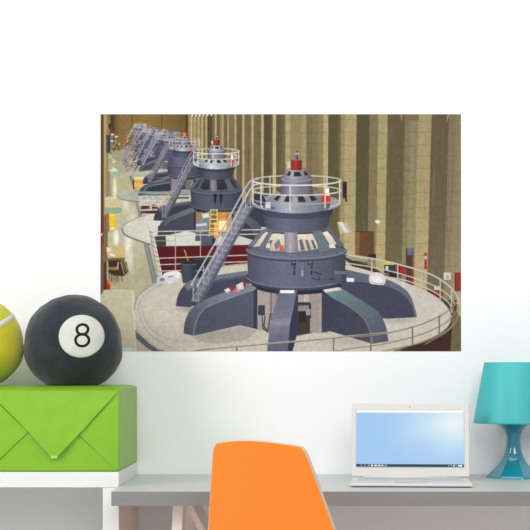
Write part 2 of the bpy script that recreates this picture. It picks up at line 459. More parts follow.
def glow(name, c):
    m = mat(name, (8, 8, 8), .4, spec=.1); b = m.node_tree.nodes['Principled BSDF']
    b.inputs['Emission Color'].default_value = (*lin(c), 1); b.inputs['Emission Strength'].default_value = 1.0
    return m
scr = obj('screen', box(lx(356.4), lx(463.5), -.0008, .0004, lz(467.7), lz(411.3)), screen_mat(), lid)
obj('title_bar', box(lx(356.4), lx(463.5), -.0011, -.0008, lz(413.5), lz(411.3)), glow('lit_white', (252, 252, 252)), scr)
bar = obj('task_bar', box(lx(356.4), lx(463.5), -.0011, -.0008, lz(467.7), lz(465.0)), glow('lit_navy', (44, 62, 84)), scr)
g_w, g_b, g_g, g_y = glow('lit_icon_white', (236, 240, 240)), glow('lit_icon_blue', (120, 176, 230)), glow('lit_icon_grey', (140, 156, 172)), glow('lit_icon_cream', (240, 226, 170))
for px, g, w in ((361.6, g_g, .7), (365.2, g_g, .9), (368.8, g_b, .9), (372.2, g_w, 1.1), (375.8, g_w, 1.2), (379.2, g_w, 1.2), (382.4, g_y, 1.1), (385.9, g_b, 1.2), (448.6, g_g, .7), (451.2, g_g, .7), (453.6, g_w, .7), (456, g_g, .7), (459.8, g_w, 2.0)):
    obj('icon', box(lx(px-w), lx(px+w), -.0013, -.0011, lz(467.1), lz(465.6)), g, bar)
bm = lathe(bmesh.new(), [(.0001, .0004), (.0015, .0004), (.0015, -.0002)], 18)
wc = obj('webcam', bm, m_dark, lid); wc.rotation_euler = (math.radians(90), 0, 0); wc.location = (lx(409.8), 0.0, lz(407.8))

# ---------------------------------------------------------------- teal lamp
m_teal = mat('teal_gloss_plastic', (26, 132, 150), .12, coat=.5, spec=.6)
def shade_mat():
    m = bpy.data.materials.new('teal_shade_plastic'); m.use_nodes = True
    nt = m.node_tree; b = nt.nodes['Principled BSDF']
    b.inputs['Base Color'].default_value = (*lin((84, 204, 208)), 1); b.inputs['Roughness'].default_value = .45
    tr = nt.nodes.new('ShaderNodeBsdfTranslucent'); tr.inputs['Color'].default_value = (*lin((100, 220, 216)), 1)
    mx = nt.nodes.new('ShaderNodeMixShader'); mx.inputs[0].default_value = .35
    wv = nt.nodes.new('ShaderNodeTexNoise'); wv.inputs['Scale'].default_value = 30; tc = nt.nodes.new('ShaderNodeTexCoord')
    mp = nt.nodes.new('ShaderNodeMapping'); mp.inputs['Scale'].default_value = (4, 4, .05)
    nt.links.new(tc.outputs['Object'], mp.inputs[0]); nt.links.new(mp.outputs[0], wv.inputs[0])
    bp = nt.nodes.new('ShaderNodeBump'); bp.inputs['Strength'].default_value = .12; bp.inputs['Distance'].default_value = .001
    nt.links.new(wv.outputs['Fac'], bp.inputs['Height']); nt.links.new(bp.outputs[0], b.inputs['Normal'])
    nt.links.new(b.outputs[0], mx.inputs[1]); nt.links.new(tr.outputs[0], mx.inputs[2])
    nt.links.new(mx.outputs[0], nt.nodes['Material Output'].inputs[0])
    return m
LY = 3.618
lamp = thing('table_lamp', 'teal plastic table lamp with conical shade beside the laptop', 'lamp', (ex(513.6, LY), LY, DZ))
k = LY/FPX
zb = lambda py: (480.5-py)*k*.9755
prof = [(26.4, 480.5), (26.2, 479.4), (24.0, 477.2), (21.6, 474.6), (18.4, 471.2), (14.8, 467), (11.9, 462.6), (9.4, 457.6), (8.0, 452), (7.3, 446), (7.2, 441), (7.6, 436.5), (9.3, 432.4), (12.2, 429), (15.6, 426.2), (18.2, 424.2), (18.6, 421.5)]
bm = bmesh.new(); n = 96; rings = []
for r, py in prof:
    t = min(1, max(0, (470-py)/22)); ring = []
    for i in range(n):
        a = 2*math.pi*i/n
        seg = math.pi/3.5
        fa = (a+.45) % seg-seg/2                                    # facets of the foot melt into a round neck
        fac = math.cos(seg/2)/math.cos(fa)*1.06
        rr = r*k*(fac*(1-t)+1*t)
        ring.append(bm.verts.new((rr*math.cos(a), rr*math.sin(a), zb(py))))
    rings.append(ring)
for A_, B_ in zip(rings[:-1], rings[1:]):
    for i in range(n): bm.faces.new((A_[i], A_[(i+1) % n], B_[(i+1) % n], B_[i]))
bm.faces.new(rings[0]); bm.faces.new(rings[-1])
lb = obj('base', bm, m_teal, lamp, smooth=True)
es_ = lb.modifiers.new('edge', 'EDGE_SPLIT'); es_.split_angle = math.radians(60)
bm = lathe(bmesh.new(), [(39.4*k, zb(424.6)), (39.9*k, zb(424.2)), (39.7*k, zb(422.4)), (29.4*k, zb(363.2)), (29.0*k, zb(362.4)), (28.2*k, zb(362.6)), (38.6*k, zb(424.2)), (39.4*k, zb(424.6))], 96)
obj('shade', bm, shade_mat(), lamp, smooth=True)
m_cream = mat('white_socket', (230, 230, 226), .5)
sock = obj('socket', lathe(bmesh.new(), [(6*k, zb(421.4)), (6*k, zb(410)), (5*k, zb(408))], 32, True), m_cream, lamp)
obj('bulb', lathe(bmesh.new(), [(4*k, zb(408)), (6*k, zb(403)), (10*k, zb(394)), (11*k, zb(388)), (9*k, zb(380)), (4*k, zb(376.5)), (.2*k, zb(376))], 32, True), mat('frosted_bulb', (240, 240, 236), .3), lamp, smooth=True)
obj('shade_ring', lathe(bmesh.new(), [(19*k, zb(421.6)), (38.4*k, zb(421.6)), (38.4*k, zb(420.8)), (19*k, zb(420.8)), (19*k, zb(421.6))], 64), m_teal, lamp)

PRINT_GAIN = .88
# ---------------------------------------------------------------- the printed picture on the wall
# A small painter fills a colour grid; the grid becomes the print's vertex colours.
PX0, PX1, PY0, PY1 = 100.5, 461.0, 114.2, 351.3
SS = 4                                                            # samples per printed unit
CW, CH = int(round((PX1-PX0)*SS)), int(round((PY1-PY0)*SS))
canvas = np.zeros((CH, CW, 3), dtype=np.float32)
prng = np.random.RandomState(7)

def _box(x0, y0, x1, y1):
    a = max(0, int(math.floor((x0-PX0)*SS))-1); b = min(CW, int(math.ceil((x1-PX0)*SS))+2)
    c = max(0, int(math.floor((y0-PY0)*SS))-1); d = min(CH, int(math.ceil((y1-PY0)*SS))+2)
    return a, b, c, d

def _grid(a, b, c, d):
    return np.meshgrid(PX0+(np.arange(a, b)+.5)/SS, PY0+(np.arange(c, d)+.5)/SS)

def _paint(a, b, c, d, m, X, Y, col, alpha=1.0):
    if callable(col):
        colr = col(X, Y)
    else:
        colr = np.asarray(col, dtype=np.float32)
    w = (m*alpha)[..., None].astype(np.float32)
    canvas[c:d, a:b] = canvas[c:d, a:b]*(1-w)+colr*w

def gx(*stops):                                                   # horizontal blend (x, colour), ...
    xs = [s[0] for s in stops]; cs = np.array([s[1] for s in stops], dtype=float)
    return lambda X, Y: np.stack([np.interp(X, xs, cs[:, i]) for i in range(3)], -1)

def gy(*stops):
    xs = [s[0] for s in stops]; cs = np.array([s[1] for s in stops], dtype=float)
    return lambda X, Y: np.stack([np.interp(Y, xs, cs[:, i]) for i in range(3)], -1)

def gl(p, q, c0, c1):                                             # blend along the line p-q
    (x0, y0), (x1, y1) = p, q
    L2 = (x1-x0)**2+(y1-y0)**2
    c0 = np.array(c0, float); c1 = np.array(c1, float)
    def f(X, Y):
        t = np.clip(((X-x0)*(x1-x0)+(Y-y0)*(y1-y0))/L2, 0, 1)[..., None]
        return c0*(1-t)+c1*t
    return f

def poly(pts, col, alpha=1.0):
    P = np.asarray(pts, float)
    a, b, c, d = _box(P[:, 0].min(), P[:, 1].min(), P[:, 0].max(), P[:, 1].max())
    if b <= a or d <= c: return
    X, Y = _grid(a, b, c, d)
    m = np.zeros(X.shape, bool)
    n = len(P)
    for i in range(n):
        x0, y0 = P[i]; x1, y1 = P[(i+1) % n]
        if y0 == y1: continue
        s = ((Y >= y0) != (Y >= y1)) & (X < x0+(Y-y0)*(x1-x0)/(y1-y0))
        m ^= s
    _paint(a, b, c, d, m.astype(np.float32), X, Y, col, alpha)

def rect(x0, y0, x1, y1, col, alpha=1.0):
    poly([(x0, y0), (x1, y0), (x1, y1), (x0, y1)], col, alpha)

def line(pts, w, col, alpha=1.0):
    P = np.asarray(pts, float)
    h = w/2
    a, b, c, d = _box(P[:, 0].min()-h, P[:, 1].min()-h, P[:, 0].max()+h, P[:, 1].max()+h)
    if b <= a or d <= c: return
    X, Y = _grid(a, b, c, d)
    D = np.full(X.shape, 1e9)
    for (x0, y0), (x1, y1) in zip(P[:-1], P[1:]):
        dx, dy = x1-x0, y1-y0
        L2 = dx*dx+dy*dy
        if L2 == 0: continue
        t = np.clip(((X-x0)*dx+(Y-y0)*dy)/L2, 0, 1)
        D = np.minimum(D, np.hypot(X-x0-t*dx, Y-y0-t*dy))
    m = np.clip((h-D)*SS+.5, 0, 1)
    _paint(a, b, c, d, m, X, Y, col, alpha)

def soft(cx, cy, rx, ry, col, alpha=1.0, p=2.0):                  # a soft blot
    a, b, c, d = _box(cx-rx, cy-ry, cx+rx, cy+ry)
    if b <= a or d <= c: return
    X, Y = _grid(a, b, c, d)
    r = np.hypot((X-cx)/rx, (Y-cy)/ry)
    _paint(a, b, c, d, np.clip(1-r, 0, 1)**(1/p) if p > 1 else np.clip(1-r, 0, 1)**p, X, Y, col, alpha)

def sm(pts, n=8, closed=False):                                   # smooth curve through the points
    P = np.asarray(pts, float)
    Q = np.vstack([P[-1], P, P[0], P[1]]) if closed else np.vstack([2*P[0]-P[1], P, 2*P[-1]-P[-2]])
    out = []
    for i in range(1, len(Q)-2):
        p0, p1, p2, p3 = Q[i-1], Q[i], Q[i+1], Q[i+2]
        for k in range(n):
            t = k/n
            out.append(.5*(2*p1+(p2-p0)*t+(2*p0-5*p1+4*p2-p3)*t*t+(3*p1-p0-3*p2+p3)*t**3))
    if not closed: out.append(P[-1])
    return [tuple(q) for q in out]

def arc(cx, cy, rx, ry, a0, a1, n=28):                            # degrees, y grows downwards: 90 is the near side
    return [(cx+rx*math.cos(math.radians(a0+(a1-a0)*i/n)), cy+ry*math.sin(math.radians(a0+(a1-a0)*i/n))) for i in range(n+1)]

def ell(cx, cy, rx, ry, col, alpha=1.0):
    poly(arc(cx, cy, rx, ry, 0, 360, 40), col, alpha)

def drum(cx, y0, rx0, ry0, y1, rx1, ry1, col, alpha=1.0):         # visible side of a turned body between two rims
    poly(arc(cx, y0, rx0, ry0, 180, 0)+arc(cx, y1, rx1, ry1, 0, 180), col, alpha)

def round_shade(cx, r, base, hl=.18, edge=.35, at=-.25):
    """the printed tones across a turned metal body: dim at both edges, a broad sheen left of the middle"""
    b = np.array(base, float)
    def f(X, Y):
        u = np.clip((X-cx)/r, -1, 1)
        k = 1-edge*np.abs(u)**3+hl*np.exp(-((u-at)/.35)**2)-.06*u
        return np.clip(b*k[..., None], 0, 255)
    return f

def machine(cx, yb, s, sv, near=False, blue=0.0, cap=(140, 40, 34), arms=True, lo=1.0, top=1.0):
    """one generator; the drawing units are those of the nearest one, centred on (296.5, 289)"""
    def T(x, y): return (cx+(x-296.5)*s, yb+(y-289)*sv)
    def TT(pts): return [T(*p) for p in pts]
    def C(r, g, b):
        return (min(255, r*1.04*lo+blue*2.0), min(255, g*1.02*lo+blue*1.6), min(255, (b*.985)*lo+blue*3.0))
    def dr(y0, rx0, ry0, y1, rx1, ry1, col, dx=0, **k):
        X, _ = T(296.5+dx, 0)
        drum(X, T(0, y0)[1], rx0*s, ry0*sv, T(0, y1)[1], rx1*s, ry1*sv, round_shade(X, max(rx0, rx1)*s, col, **k))
    W = lambda w: max(w*s, .55 if s < .5 else .8)
    if arms:
        # rear left arm
        poly(TT(sm([(176, 306), (177.5, 297), (182, 288), (190, 281), (206, 277), (247, 271)])+[(250, 286), (205, 300), (190, 307)]), gl(T(180, 300), T(245, 275), C(58, 62, 82), C(72, 77, 96)))
        poly(TT([(184, 284.5), (192, 279.5), (206, 276.5), (247, 270.5), (248, 274.5), (208, 281), (195, 285), (188, 291)]), C(98, 102, 118))
        poly(TT([(193, 292), (203, 284), (248, 277), (250, 287), (210, 300), (193, 306)]), C(58, 61, 79))
        # rear right arm
        poly(TT(sm([(340, 268), (362, 274), (384, 281), (400, 288), (409, 297), (414, 306), (417, 317)])+[(386, 318.5), (340, 312)]), C(60, 63, 82))
        poly(TT(sm([(340, 268), (362, 273), (386, 279), (402, 287), (411, 297), (417, 317)])+[(414.5, 317)]+sm([(412, 306), (405, 296), (392, 288), (370, 283), (342, 280)])), gl(T(345, 275), T(416, 312), C(84, 88, 106), C(92, 94, 112)))
    # the pit below the drum
    poly(TT([(257, 280), (330, 280), (328, 333), (257, 330)]), C(142, 132, 132))
    poly(TT([(257, 280), (268, 280), (270, 322), (262, 330), (257, 330)]), C(150, 142, 142))
    poly(TT([(297, 290), (312, 288), (312, 333), (296, 336)]), C(120, 110, 106))
    if near:
        rect(298, 290, 303, 304, (165, 158, 152)); rect(303.5, 289, 309, 304, (178, 170, 164)); rect(309, 290, 322, 332, (158, 144, 140))
        rect(297, 302, 310, 305, (52, 52, 62)); poly([(297, 305), (310, 307), (310, 333), (297, 335)], (62, 54, 52))
        rect(299, 310, 306, 322, (44, 40, 40)); rect(297, 306, 309, 311, (140, 130, 122)); line([(299, 324), (304, 328)], 1.2, (90, 46, 44))
        line([(320, 303), (320, 332)], 2.2, (168, 156, 150)); line([(322, 288), (322, 332)], .8, (90, 84, 88))
        rect(309, 303, 311, 318, (50, 48, 56)); rect(306, 309, 310.5, 315, (150, 146, 150))
        line([(271, 287), (271, 320)], 1.0, (88, 86, 96)); poly([(276, 289), (279, 289), (277, 297)], (40, 42, 56))
        rect(258, 305, 265, 315, (62, 62, 76)); line([(265, 316), (264, 326), (267, 330)], 1.2, (66, 64, 76)); line([(262, 315), (263, 328), (268, 332), (270, 314), (274, 313)], 1.1, (60, 58, 70))
    # lower drum
    dr(276, 50, 11.5, 284, 45, 10.5, C(38, 39, 50), hl=.05)
    dr(272, 49.5, 11, 279, 50, 11.5, C(66, 70, 92), hl=.10)
    dr(250, 49.5, 9, 276, 48.5, 11.5, C(84, 88, 110), hl=.08, edge=.32, at=-.3)
    X, Y = T(296.5, 276)
    line(arc(X, Y, 49.8*s, 11.3*sv, 172, 8), W(1.1), C(104, 108, 128))
    line(arc(X, Y+2.2*sv, 50*s, 11.6*sv, 172, 8), W(1.2), C(52, 56, 78))
    X, Y = T(296.5, 249)
    line(arc(X, Y+2.2*sv, 49.5*s, 9.6*sv, 178, 2), W(1.6), C(56, 60, 80))
    line(arc(X, Y, 49.5*s, 9.4*sv, 178, 2), W(1.9), C(104, 108, 128))
    # frustum with its openings
    poly(TT([(268, 226), (328, 226), (337, 236), (345, 249)])+arc(X, Y-.6*sv, 48.7*s, 9.0*sv, 0, 180)+TT([(248, 246), (257, 235)]), round_shade(X, 49*s, C(86, 90, 108), hl=.22, edge=.3))
    if near or s > .4:
        be = C(168, 160, 150) if near else C(40, 42, 54)
        be2 = C(206, 198, 190) if near else C(58, 60, 72)
        dk = C(66, 62, 68) if near else C(30, 32, 44)
        for q in ([(255, 240), (267, 231.5), (270, 233), (262, 246), (253, 247)], [(264, 246), (272, 234), (285, 232.5), (284, 250), (272, 251)], [(297, 233), (312, 233), (319, 248), (309, 250.5), (297, 251)], [(322, 232), (327, 231), (338, 243), (331, 247)]):
            poly(TT(q), gl(T(q[0][0], 232), T(q[0][0], 250), be2, be))
        line(TT([(268, 231.5), (282, 233.2), (296, 233.6), (313, 233), (325, 231)]), W(1.6), dk)
        if near:
            line([(270, 235), (283, 236.6)], 2.2, (212, 204, 198)); line([(298, 237), (312, 236.5)], 2.4, (216, 208, 200))
            poly([(299, 240), (302, 239), (305, 250), (301, 250.5)], (104, 98, 104)); poly([(305, 240), (308, 240), (311, 250), (308, 250.4)], (112, 106, 108))
            poly([(311, 240), (313, 240), (316.5, 248), (314, 249)], (90, 88, 96)); poly([(265, 247), (270, 240), (273, 240), (269, 250)], (116, 108, 108))
            poly([(274, 244), (279, 239), (281, 245), (276, 250)], (120, 116, 122))
            rect(279.5, 245.5, 283.5, 250.5, (214, 88, 42)); poly([(329, 244), (334, 244.5), (336, 248), (329.5, 248)], (222, 214, 204))
            poly([(266, 243.5), (270, 243), (270, 247.5), (266, 248)], (214, 206, 196))
        for q in ([(284, 230), (297, 230), (298.5, 256), (285, 256)],): poly(TT(q), gx((T(284, 0)[0], C(110, 110, 126)), (T(290, 0)[0], C(152, 150, 158)), (T(299, 0)[0], C(98, 100, 116))))
        poly(TT([(312, 230), (320, 229), (331, 250), (320, 253)]), C(92, 106, 112))
        poly(TT([(270, 229), (274, 229.5), (264, 250), (258, 249)]), C(92, 96, 112)); poly(TT([(263, 229), (268, 228), (254, 246), (249, 246)]), C(100, 104, 120))
        poly(TT([(326, 228), (330, 228), (344, 245), (339, 247.5)]), C(84, 88, 106))
        line(arc(X, Y-2.2*sv, 48.2*s, 9.0*sv, 165, 15), W(1.6), C(92, 96, 114)); line(arc(X, Y-4*sv, 46.5*s, 8.6*sv, 160, 20), W(2), C(84, 88, 106))
    if near:                                                       # fittings on the drum
        for fx, fy in ((291, 261), (308, 261)):
            rect(fx, fy, fx+5, fy+4.5, (54, 56, 72)); rect(fx+.8, fy+.6, fx+4.2, fy+1.8, (120, 122, 134)); rect(fx+2.2, fy+5, fx+4.2, fy+14, (50, 52, 68)); rect(fx+2.4, fy+8, fx+3.8, fy+9.5, (112, 114, 126))
        rect(300.5, 263, 304, 277, (104, 108, 126)); rect(301.5, 270, 303, 276, (168, 168, 176)); line([(297, 258), (297, 282), (310, 281), (310, 258)], .7, (106, 110, 128))
        line([(314, 272), (321, 274)], 1.4, (52, 54, 70)); line([(312, 278), (320, 280), (319, 276)], 1.2, (56, 58, 74)); line([(333, 262), (333, 283)], .8, (60, 64, 84)); line([(268, 264), (268, 286)], .5, (74, 78, 98))
        rect(333, 272, 346, 283, (78, 82, 100)); rect(334, 271, 345.5, 274, (104, 108, 124)); rect(342, 274, 346, 284, (62, 66, 86)); line([(330, 279), (334, 279)], 1.5, (50, 54, 72))
    elif s > .4:
        for fx in (292, 303): poly(TT([(fx, 258), (fx+5, 258), (fx+5, 266), (fx+3.5, 276), (fx+1.5, 276), (fx, 266)]), C(26, 28, 40))
        poly(TT([(298, 268), (301, 268), (301, 279), (298, 279)]), C(84, 88, 108))
    # neck under the deck
    dr(198, 38, 8, 226, 31, 6.5, C(76, 80, 100), hl=.16, edge=.42)
    dr(200, 39, 8, 212, 36, 7, C(58, 62, 80), hl=.10, edge=.35)
    # deck
    lo = lo*top
    X, Y = T(296.5, 203)
    Y -= 1.2*sv; ell(X, Y, 43.5*s, 7.8*sv, C(132, 132, 140))
    poly(arc(X, Y, 43.5*s, 7.8*sv, 180, 0)+arc(X, Y+2.8*sv, 43.3*s, 7.8*sv, 0, 180), gx((X-43*s, C(120, 122, 132)), (X-12*s, C(186, 186, 192)), (X+15*s, C(150, 152, 160)), (X+43*s, C(122, 124, 134))))
    line(arc(X, Y, 43.5*s, 7.8*sv, 178, 2), W(.9), C(186, 188, 194))
    # rear half of the deck rail
    rail = C(176, 174, 172)
    for ry_ in (180.5, 190.5):
        line(arc(T(296.5, 0)[0], T(0, ry_)[1], 44*s, 4.9*sv, 180, 360), W(1.1), rail)
    for px_ in (270, 327): line(TT([(px_, 176), (px_, 196)]), W(1), rail)
    # upper cone, cylinder, cap
    cone = C(138, 144, 154) if not near else (132, 135, 146)
    dr(205, 33.5, 6, 205.5, 33.5, 6.5, C(116, 120, 132))
    dr(191, 19, 4, 203.5, 33.5, 7.2, cone, hl=.2, edge=.3)
    for q in ([(273.5, 199.5), (278, 194.8), (281.5, 195.6), (277.5, 201.2)], [(283.8, 201.8), (286.5, 195.6), (291.8, 196), (291, 202.2)], [(297.4, 196), (303.2, 196), (306.2, 202), (298.4, 202.2)], [(308.6, 195.6), (312.6, 194.8), (317.4, 200), (311.6, 201.4)]):
        poly(TT(q), C(44, 40, 48))
    dr(203, 33.5, 6.6, 206.5, 33.5, 6.8, cone, hl=.25, edge=.35)
    dr(175, 14.5, 2.8, 193, 16.5, 3.4, C(104, 107, 124), hl=.18, edge=.35)
    line(arc(T(296.5, 0)[0], T(0, 178.6)[1], 14.6*s, 2.8*sv, 175, 5), W(1), C(138, 142, 154))
    dr(169, 8.5, 1.6, 177, 14, 2.8, cone, hl=.2, edge=.3)
    for q in ([(286.4, 175.4), (289, 171.3), (291.3, 171.6), (290, 176.2)], [(294, 172), (300, 172), (301.6, 176.3), (293.6, 176.4)], [(303.5, 171.6), (305.5, 171.3), (308.6, 175), (304.8, 176)]):
        poly(TT(q), C(42, 38, 46))
    dr(159.5, 5.3, 1, 169.4, 5.3, 1.2, cap, hl=.2, edge=.25)
    if near or s > .4:
        poly(TT([(294, 160), (294.2, 153), (295.6, 150), (298, 149.4), (299.6, 153), (299.8, 160)]), C(112, 104, 102))
        poly(TT([(296.4, 160), (296.4, 152), (297.4, 150), (298, 160)]), C(58, 54, 58))
        poly(TT([(294.4, 153), (299.8, 153), (299.8, 155), (294.4, 155)]), C(150, 142, 138))
        poly(TT([(287, 162), (290, 161), (290.4, 168), (287.4, 168.6)]), C(176, 172, 170))
        poly(TT([(321.5, 193), (330.5, 193), (330.5, 203.5), (321.5, 202.5)]), C(170, 54, 44)); poly(TT([(325, 188.5), (329, 188.5), (329, 194), (325, 194)]), C(222, 218, 214)); poly(TT([(324.6, 193.2), (329.6, 193.2), (329.6, 195.6), (324.6, 195.6)]), C(208, 200, 196))
    if near:
        poly(sm([(254, 196), (260, 193.4), (264, 197), (266, 203), (260, 206), (254, 202)], closed=True), (46, 48, 64)); rect(265.5, 202, 270.5, 208.5, (206, 204, 204)); rect(270.5, 207, 275, 209, (60, 92, 150)); rect(256, 200, 262, 204, (78, 80, 100))
        line([(303, 168), (309, 172), (314, 170), (320, 171)], .7, (120, 100, 70))
    # front half of the deck rail
    for ry_, cc in ((180.5, C(196, 195, 196)), (190.5, C(178, 176, 176))):
        line(arc(T(296.5, 0)[0], T(0, ry_)[1], 44*s, 4.9*sv, 0, 180), W(1.35), cc)
    line(arc(T(296.5, 0)[0], T(0, 198.5)[1], 44*s, 6*sv, 8, 172), W(1), C(150, 150, 154), .8)
    for px_, a_, b_ in ((290, 185, 210), (325, 184, 208), (339.5, 181, 204), (261, 184, 206), (253, 181, 204)): line(TT([(px_, a_), (px_, b_)]), W(1.2), C(186, 184, 184))
    lo = lo/top
    if arms:
        # front left arm
        poly(TT(sm([(183.5, 333), (185, 322), (189, 312), (196, 304.5), (206, 299)])+[(247, 283), (257, 287.5), (214, 305), (203, 312), (196, 322), (193.7, 335.5)]), gl(T(184, 330), T(225, 290), C(66, 69, 88), C(112, 115, 130)))
        poly(TT(sm([(193.7, 335.5), (195.5, 324), (200.5, 313), (208, 306.5), (220, 301.5)])+[(257, 288.5), (257, 329), (240, 325)]), gl(T(196, 330), T(257, 300), C(66, 69, 87), C(76, 80, 97)))
        line(TT(sm([(193.7, 335), (195.5, 324), (200.5, 313), (208, 306.5), (220, 301.5), (257, 288.5)])), W(1), C(116, 119, 134))
        poly(TT([(253.5, 290), (257.5, 288), (257.5, 329), (253.5, 328)]), C(50, 52, 74))
        # front right arm
        poly(TT([(322, 290), (335, 292)]+sm([(352, 307), (364, 318), (370, 330), (372.5, 343.5)])+[(330, 331), (322, 332)]), gl(T(322, 300), T(372, 340), C(52, 55, 72), C(64, 67, 84)))
        poly(TT([(322, 290), (341, 288)]+sm([(362, 300.5), (377, 311), (385, 324), (388.5, 341)])+[(373, 343.5)]+sm([(369.5, 330), (363, 318), (350, 307), (330, 296)])), gl(T(335, 292), T(385, 335), C(96, 118, 122), C(76, 79, 98)))
        line(TT(sm([(372.7, 343), (369.5, 330), (363, 318), (350, 307), (330, 296)])), W(.9), C(112, 122, 132), .8)
        # front middle arm
        poly(TT([(296, 289), (298, 291), (298, 330), (292.5, 351.5), (286, 351.5), (289, 325)]), C(48, 50, 70))
        poly(TT([(279.5, 290), (297, 290), (293, 310), (290, 323), (289, 335), (287.5, 352), (267, 352), (270, 322), (274, 308)]), gy((T(0, 290)[1], C(92, 94, 116)), (T(0, 317)[1], C(106, 108, 128)), (T(0, 323)[1], C(128, 128, 144)), (T(0, 328)[1], C(104, 106, 126)), (T(0, 350)[1], C(84, 86, 110))))
        poly(TT([(280.5, 290), (294.5, 290), (294, 293), (280, 292.8)]), C(226, 222, 220))
    # stairs up to the deck
    st = [(243, 206), (254.5, 206), (202, 303), (190.5, 301)]
    poly(TT(st), gl(T(248, 206), T(196, 302), C(118, 120, 136), C(98, 101, 120)))
    poly(TT([(251, 208), (254.5, 206), (202, 303), (198, 302.5)]), C(76, 79, 98))
    if s > .2:
        for i in range(34 if near else 16):
            t = (i+.5)/(34 if near else 16)
            x, y = 248.5-52*t, 207+94*t
            line(TT([(x-4.6, y-1), (x+2.4, y+1)]), W(.7), C(150, 150, 160) if i % 2 else C(86, 88, 104), .7)
    for q, w_, c_ in (([(258, 179), (252, 180), (247.5, 185), (241, 196), (218, 238), (191, 285)], 1.5, C(158, 158, 172)), ([(259, 184), (254.5, 185), (250, 190), (244, 201), (226, 235), (197.5, 286)], 1.4, C(172, 172, 184)),
                      ([(247, 193), (221, 241), (193.5, 291)], .8, C(128, 130, 144)), ([(251, 198), (228, 241), (199.5, 293)], .8, C(136, 138, 152))):
        line(TT(sm(q)), W(w_), c_)
    for t in (.04, .3, .55, .8, .99):
        x, y = 247.5-55*t, 187+98*t
        line(TT([(x, y), (x+.4, y+17)]), W(.9), C(150, 150, 162)); line(TT([(x+5, y+2), (x+5.4, y+17)]), W(.8), C(140, 140, 152))

# ---- the hall's far end and side wall
rect(90, 100, 470, 360, (118, 104, 74))
rect(113, 113, 190, 190, gx((113, (84, 66, 36)), (120, (122, 97, 52)), (150, (128, 102, 56)), (186, (100, 78, 42))))
for x in (132, 162): line([(x, 113), (x, 150)], .9, (88, 66, 34))
for y in (121, 130, 139): line([(115, y), (188, y)], .4, (104, 82, 46))
rect(185.5, 113, 188.5, 170, (74, 56, 32))
cols = [(188, (150, 134, 88)), (190.5, (196, 180, 130)), (192, (140, 122, 80)), (194, (184, 168, 120)), (195.5, (132, 114, 72)), (197.5, (186, 170, 122)), (199.5, (120, 104, 64)), (201, (182, 166, 118)), (203, (112, 98, 62)),
        (205, (168, 154, 106)), (207.2, (70, 58, 38)), (212, (104, 90, 58)), (214.6, (184, 168, 118)), (216.4, (100, 84, 54)), (220, (150, 134, 92)), (222, (176, 158, 112)), (223.4, (104, 88, 58)), (227, (166, 150, 110)), (228.8, (118, 102, 68)), (234.2, (176, 162, 118)), (236.2, (100, 84, 56)), (242, (184, 166, 118)), (244.3, (108, 94, 62)),
        (251, (180, 164, 118)), (253.4, (106, 92, 62)), (261, (184, 172, 122)), (263.4, (74, 64, 40)), (271.5, (128, 112, 70)), (272.8, (190, 176, 128)), (275.8, (86, 74, 48)), (281, (98, 86, 58)), (285, (174, 158, 112)), (290, (146, 128, 88)), (301, (160, 144, 104)), (306, (112, 98, 64)), (312, (124, 110, 74)), (318, (138, 122, 84)), (323.2, (182, 166, 116)), (328, (78, 72, 44)), (338, (96, 84, 56)), (340.5, (150, 134, 94)), (345, (172, 158, 112)),
        (356.3, (74, 70, 44)), (369.3, (122, 110, 78)), (378, (166, 154, 106)), (387.2, (90, 80, 54)), (404.6, (122, 114, 80)), (410, (134, 128, 92)), (418, (166, 150, 106)), (431.2, (92, 78, 58)), (448.6, (124, 110, 82)), (455, (134, 120, 90)), (470, None)]
for (x0, c), (x1, _) in zip(cols[:-1], cols[1:]):
    g_ = sum(c)/3; c = tuple((.82*(k*.93+g_*.07)+.18*m_)*.97 for k, m_ in zip(c, (124, 110, 80)))
    lean0 = -max(0, x0-300)*.036; lean1 = -max(0, x1-300)*.036         # the piers lean in with the wide view
    lo_ = tuple(min(255, k*1.12+6) for k in c)
    poly([(x0+.3, 113), (x1+.3, 113), (x1+lean1, 300), (x0+lean0, 300)], gy((113, c), (190, tuple(k*1.03 for k in c)), (270, lo_)))
for y in np.arange(121, 270, 12.2):                                    # shutter joints in the concrete
    for x0, x1 in ((341, 356), (356, 378), (378, 387), (387, 405), (405, 418), (418, 431), (431, 448), (448, 461), (285, 306), (306, 328), (328, 340)):
        yy = y+prng.uniform(-2, 2)
        line([(x0+.6-(x0-300)*.02, yy), (x1-.6-(x1-300)*.02, yy+prng.uniform(-.6, .6))], .55, (88, 76, 50), .38)
for i in range(240):                                                    # streaks
    x = prng.uniform(222, 461); y = prng.uniform(114, 240); L = prng.uniform(12, 60)
    k = prng.rand()
    line([(x, y), (x-(max(0, x-300))*.0002*L, y+L)], prng.uniform(.6, 2.0), (60, 52, 34) if k < .5 else (190, 176, 132), prng.uniform(.03, .10))
for i in range(12):                                                     # red and white pelmet
    rect(190+i*1.9, 113, 191+i*1.9, 116.8-i*.06, (150, 28, 36) if i % 2 == 0 else (232, 222, 214))
poly([(448, 113), (449.5, 113), (446, 124)], (170, 160, 120)); poly([(400, 113), (403, 113), (401, 122)], (140, 128, 92)); rect(405, 114, 419, 121, (112, 84, 58), .5)
rect(342.4, 182, 346.8, 198, (36, 36, 44)); rect(345, 198, 347, 202, (48, 46, 50))
poly([(374.6, 220.5), (378, 219.5), (380.5, 221.5), (378.5, 224), (375.5, 223)], (222, 214, 200)); rect(248, 148, 249.2, 172, (132, 62, 40), .7)

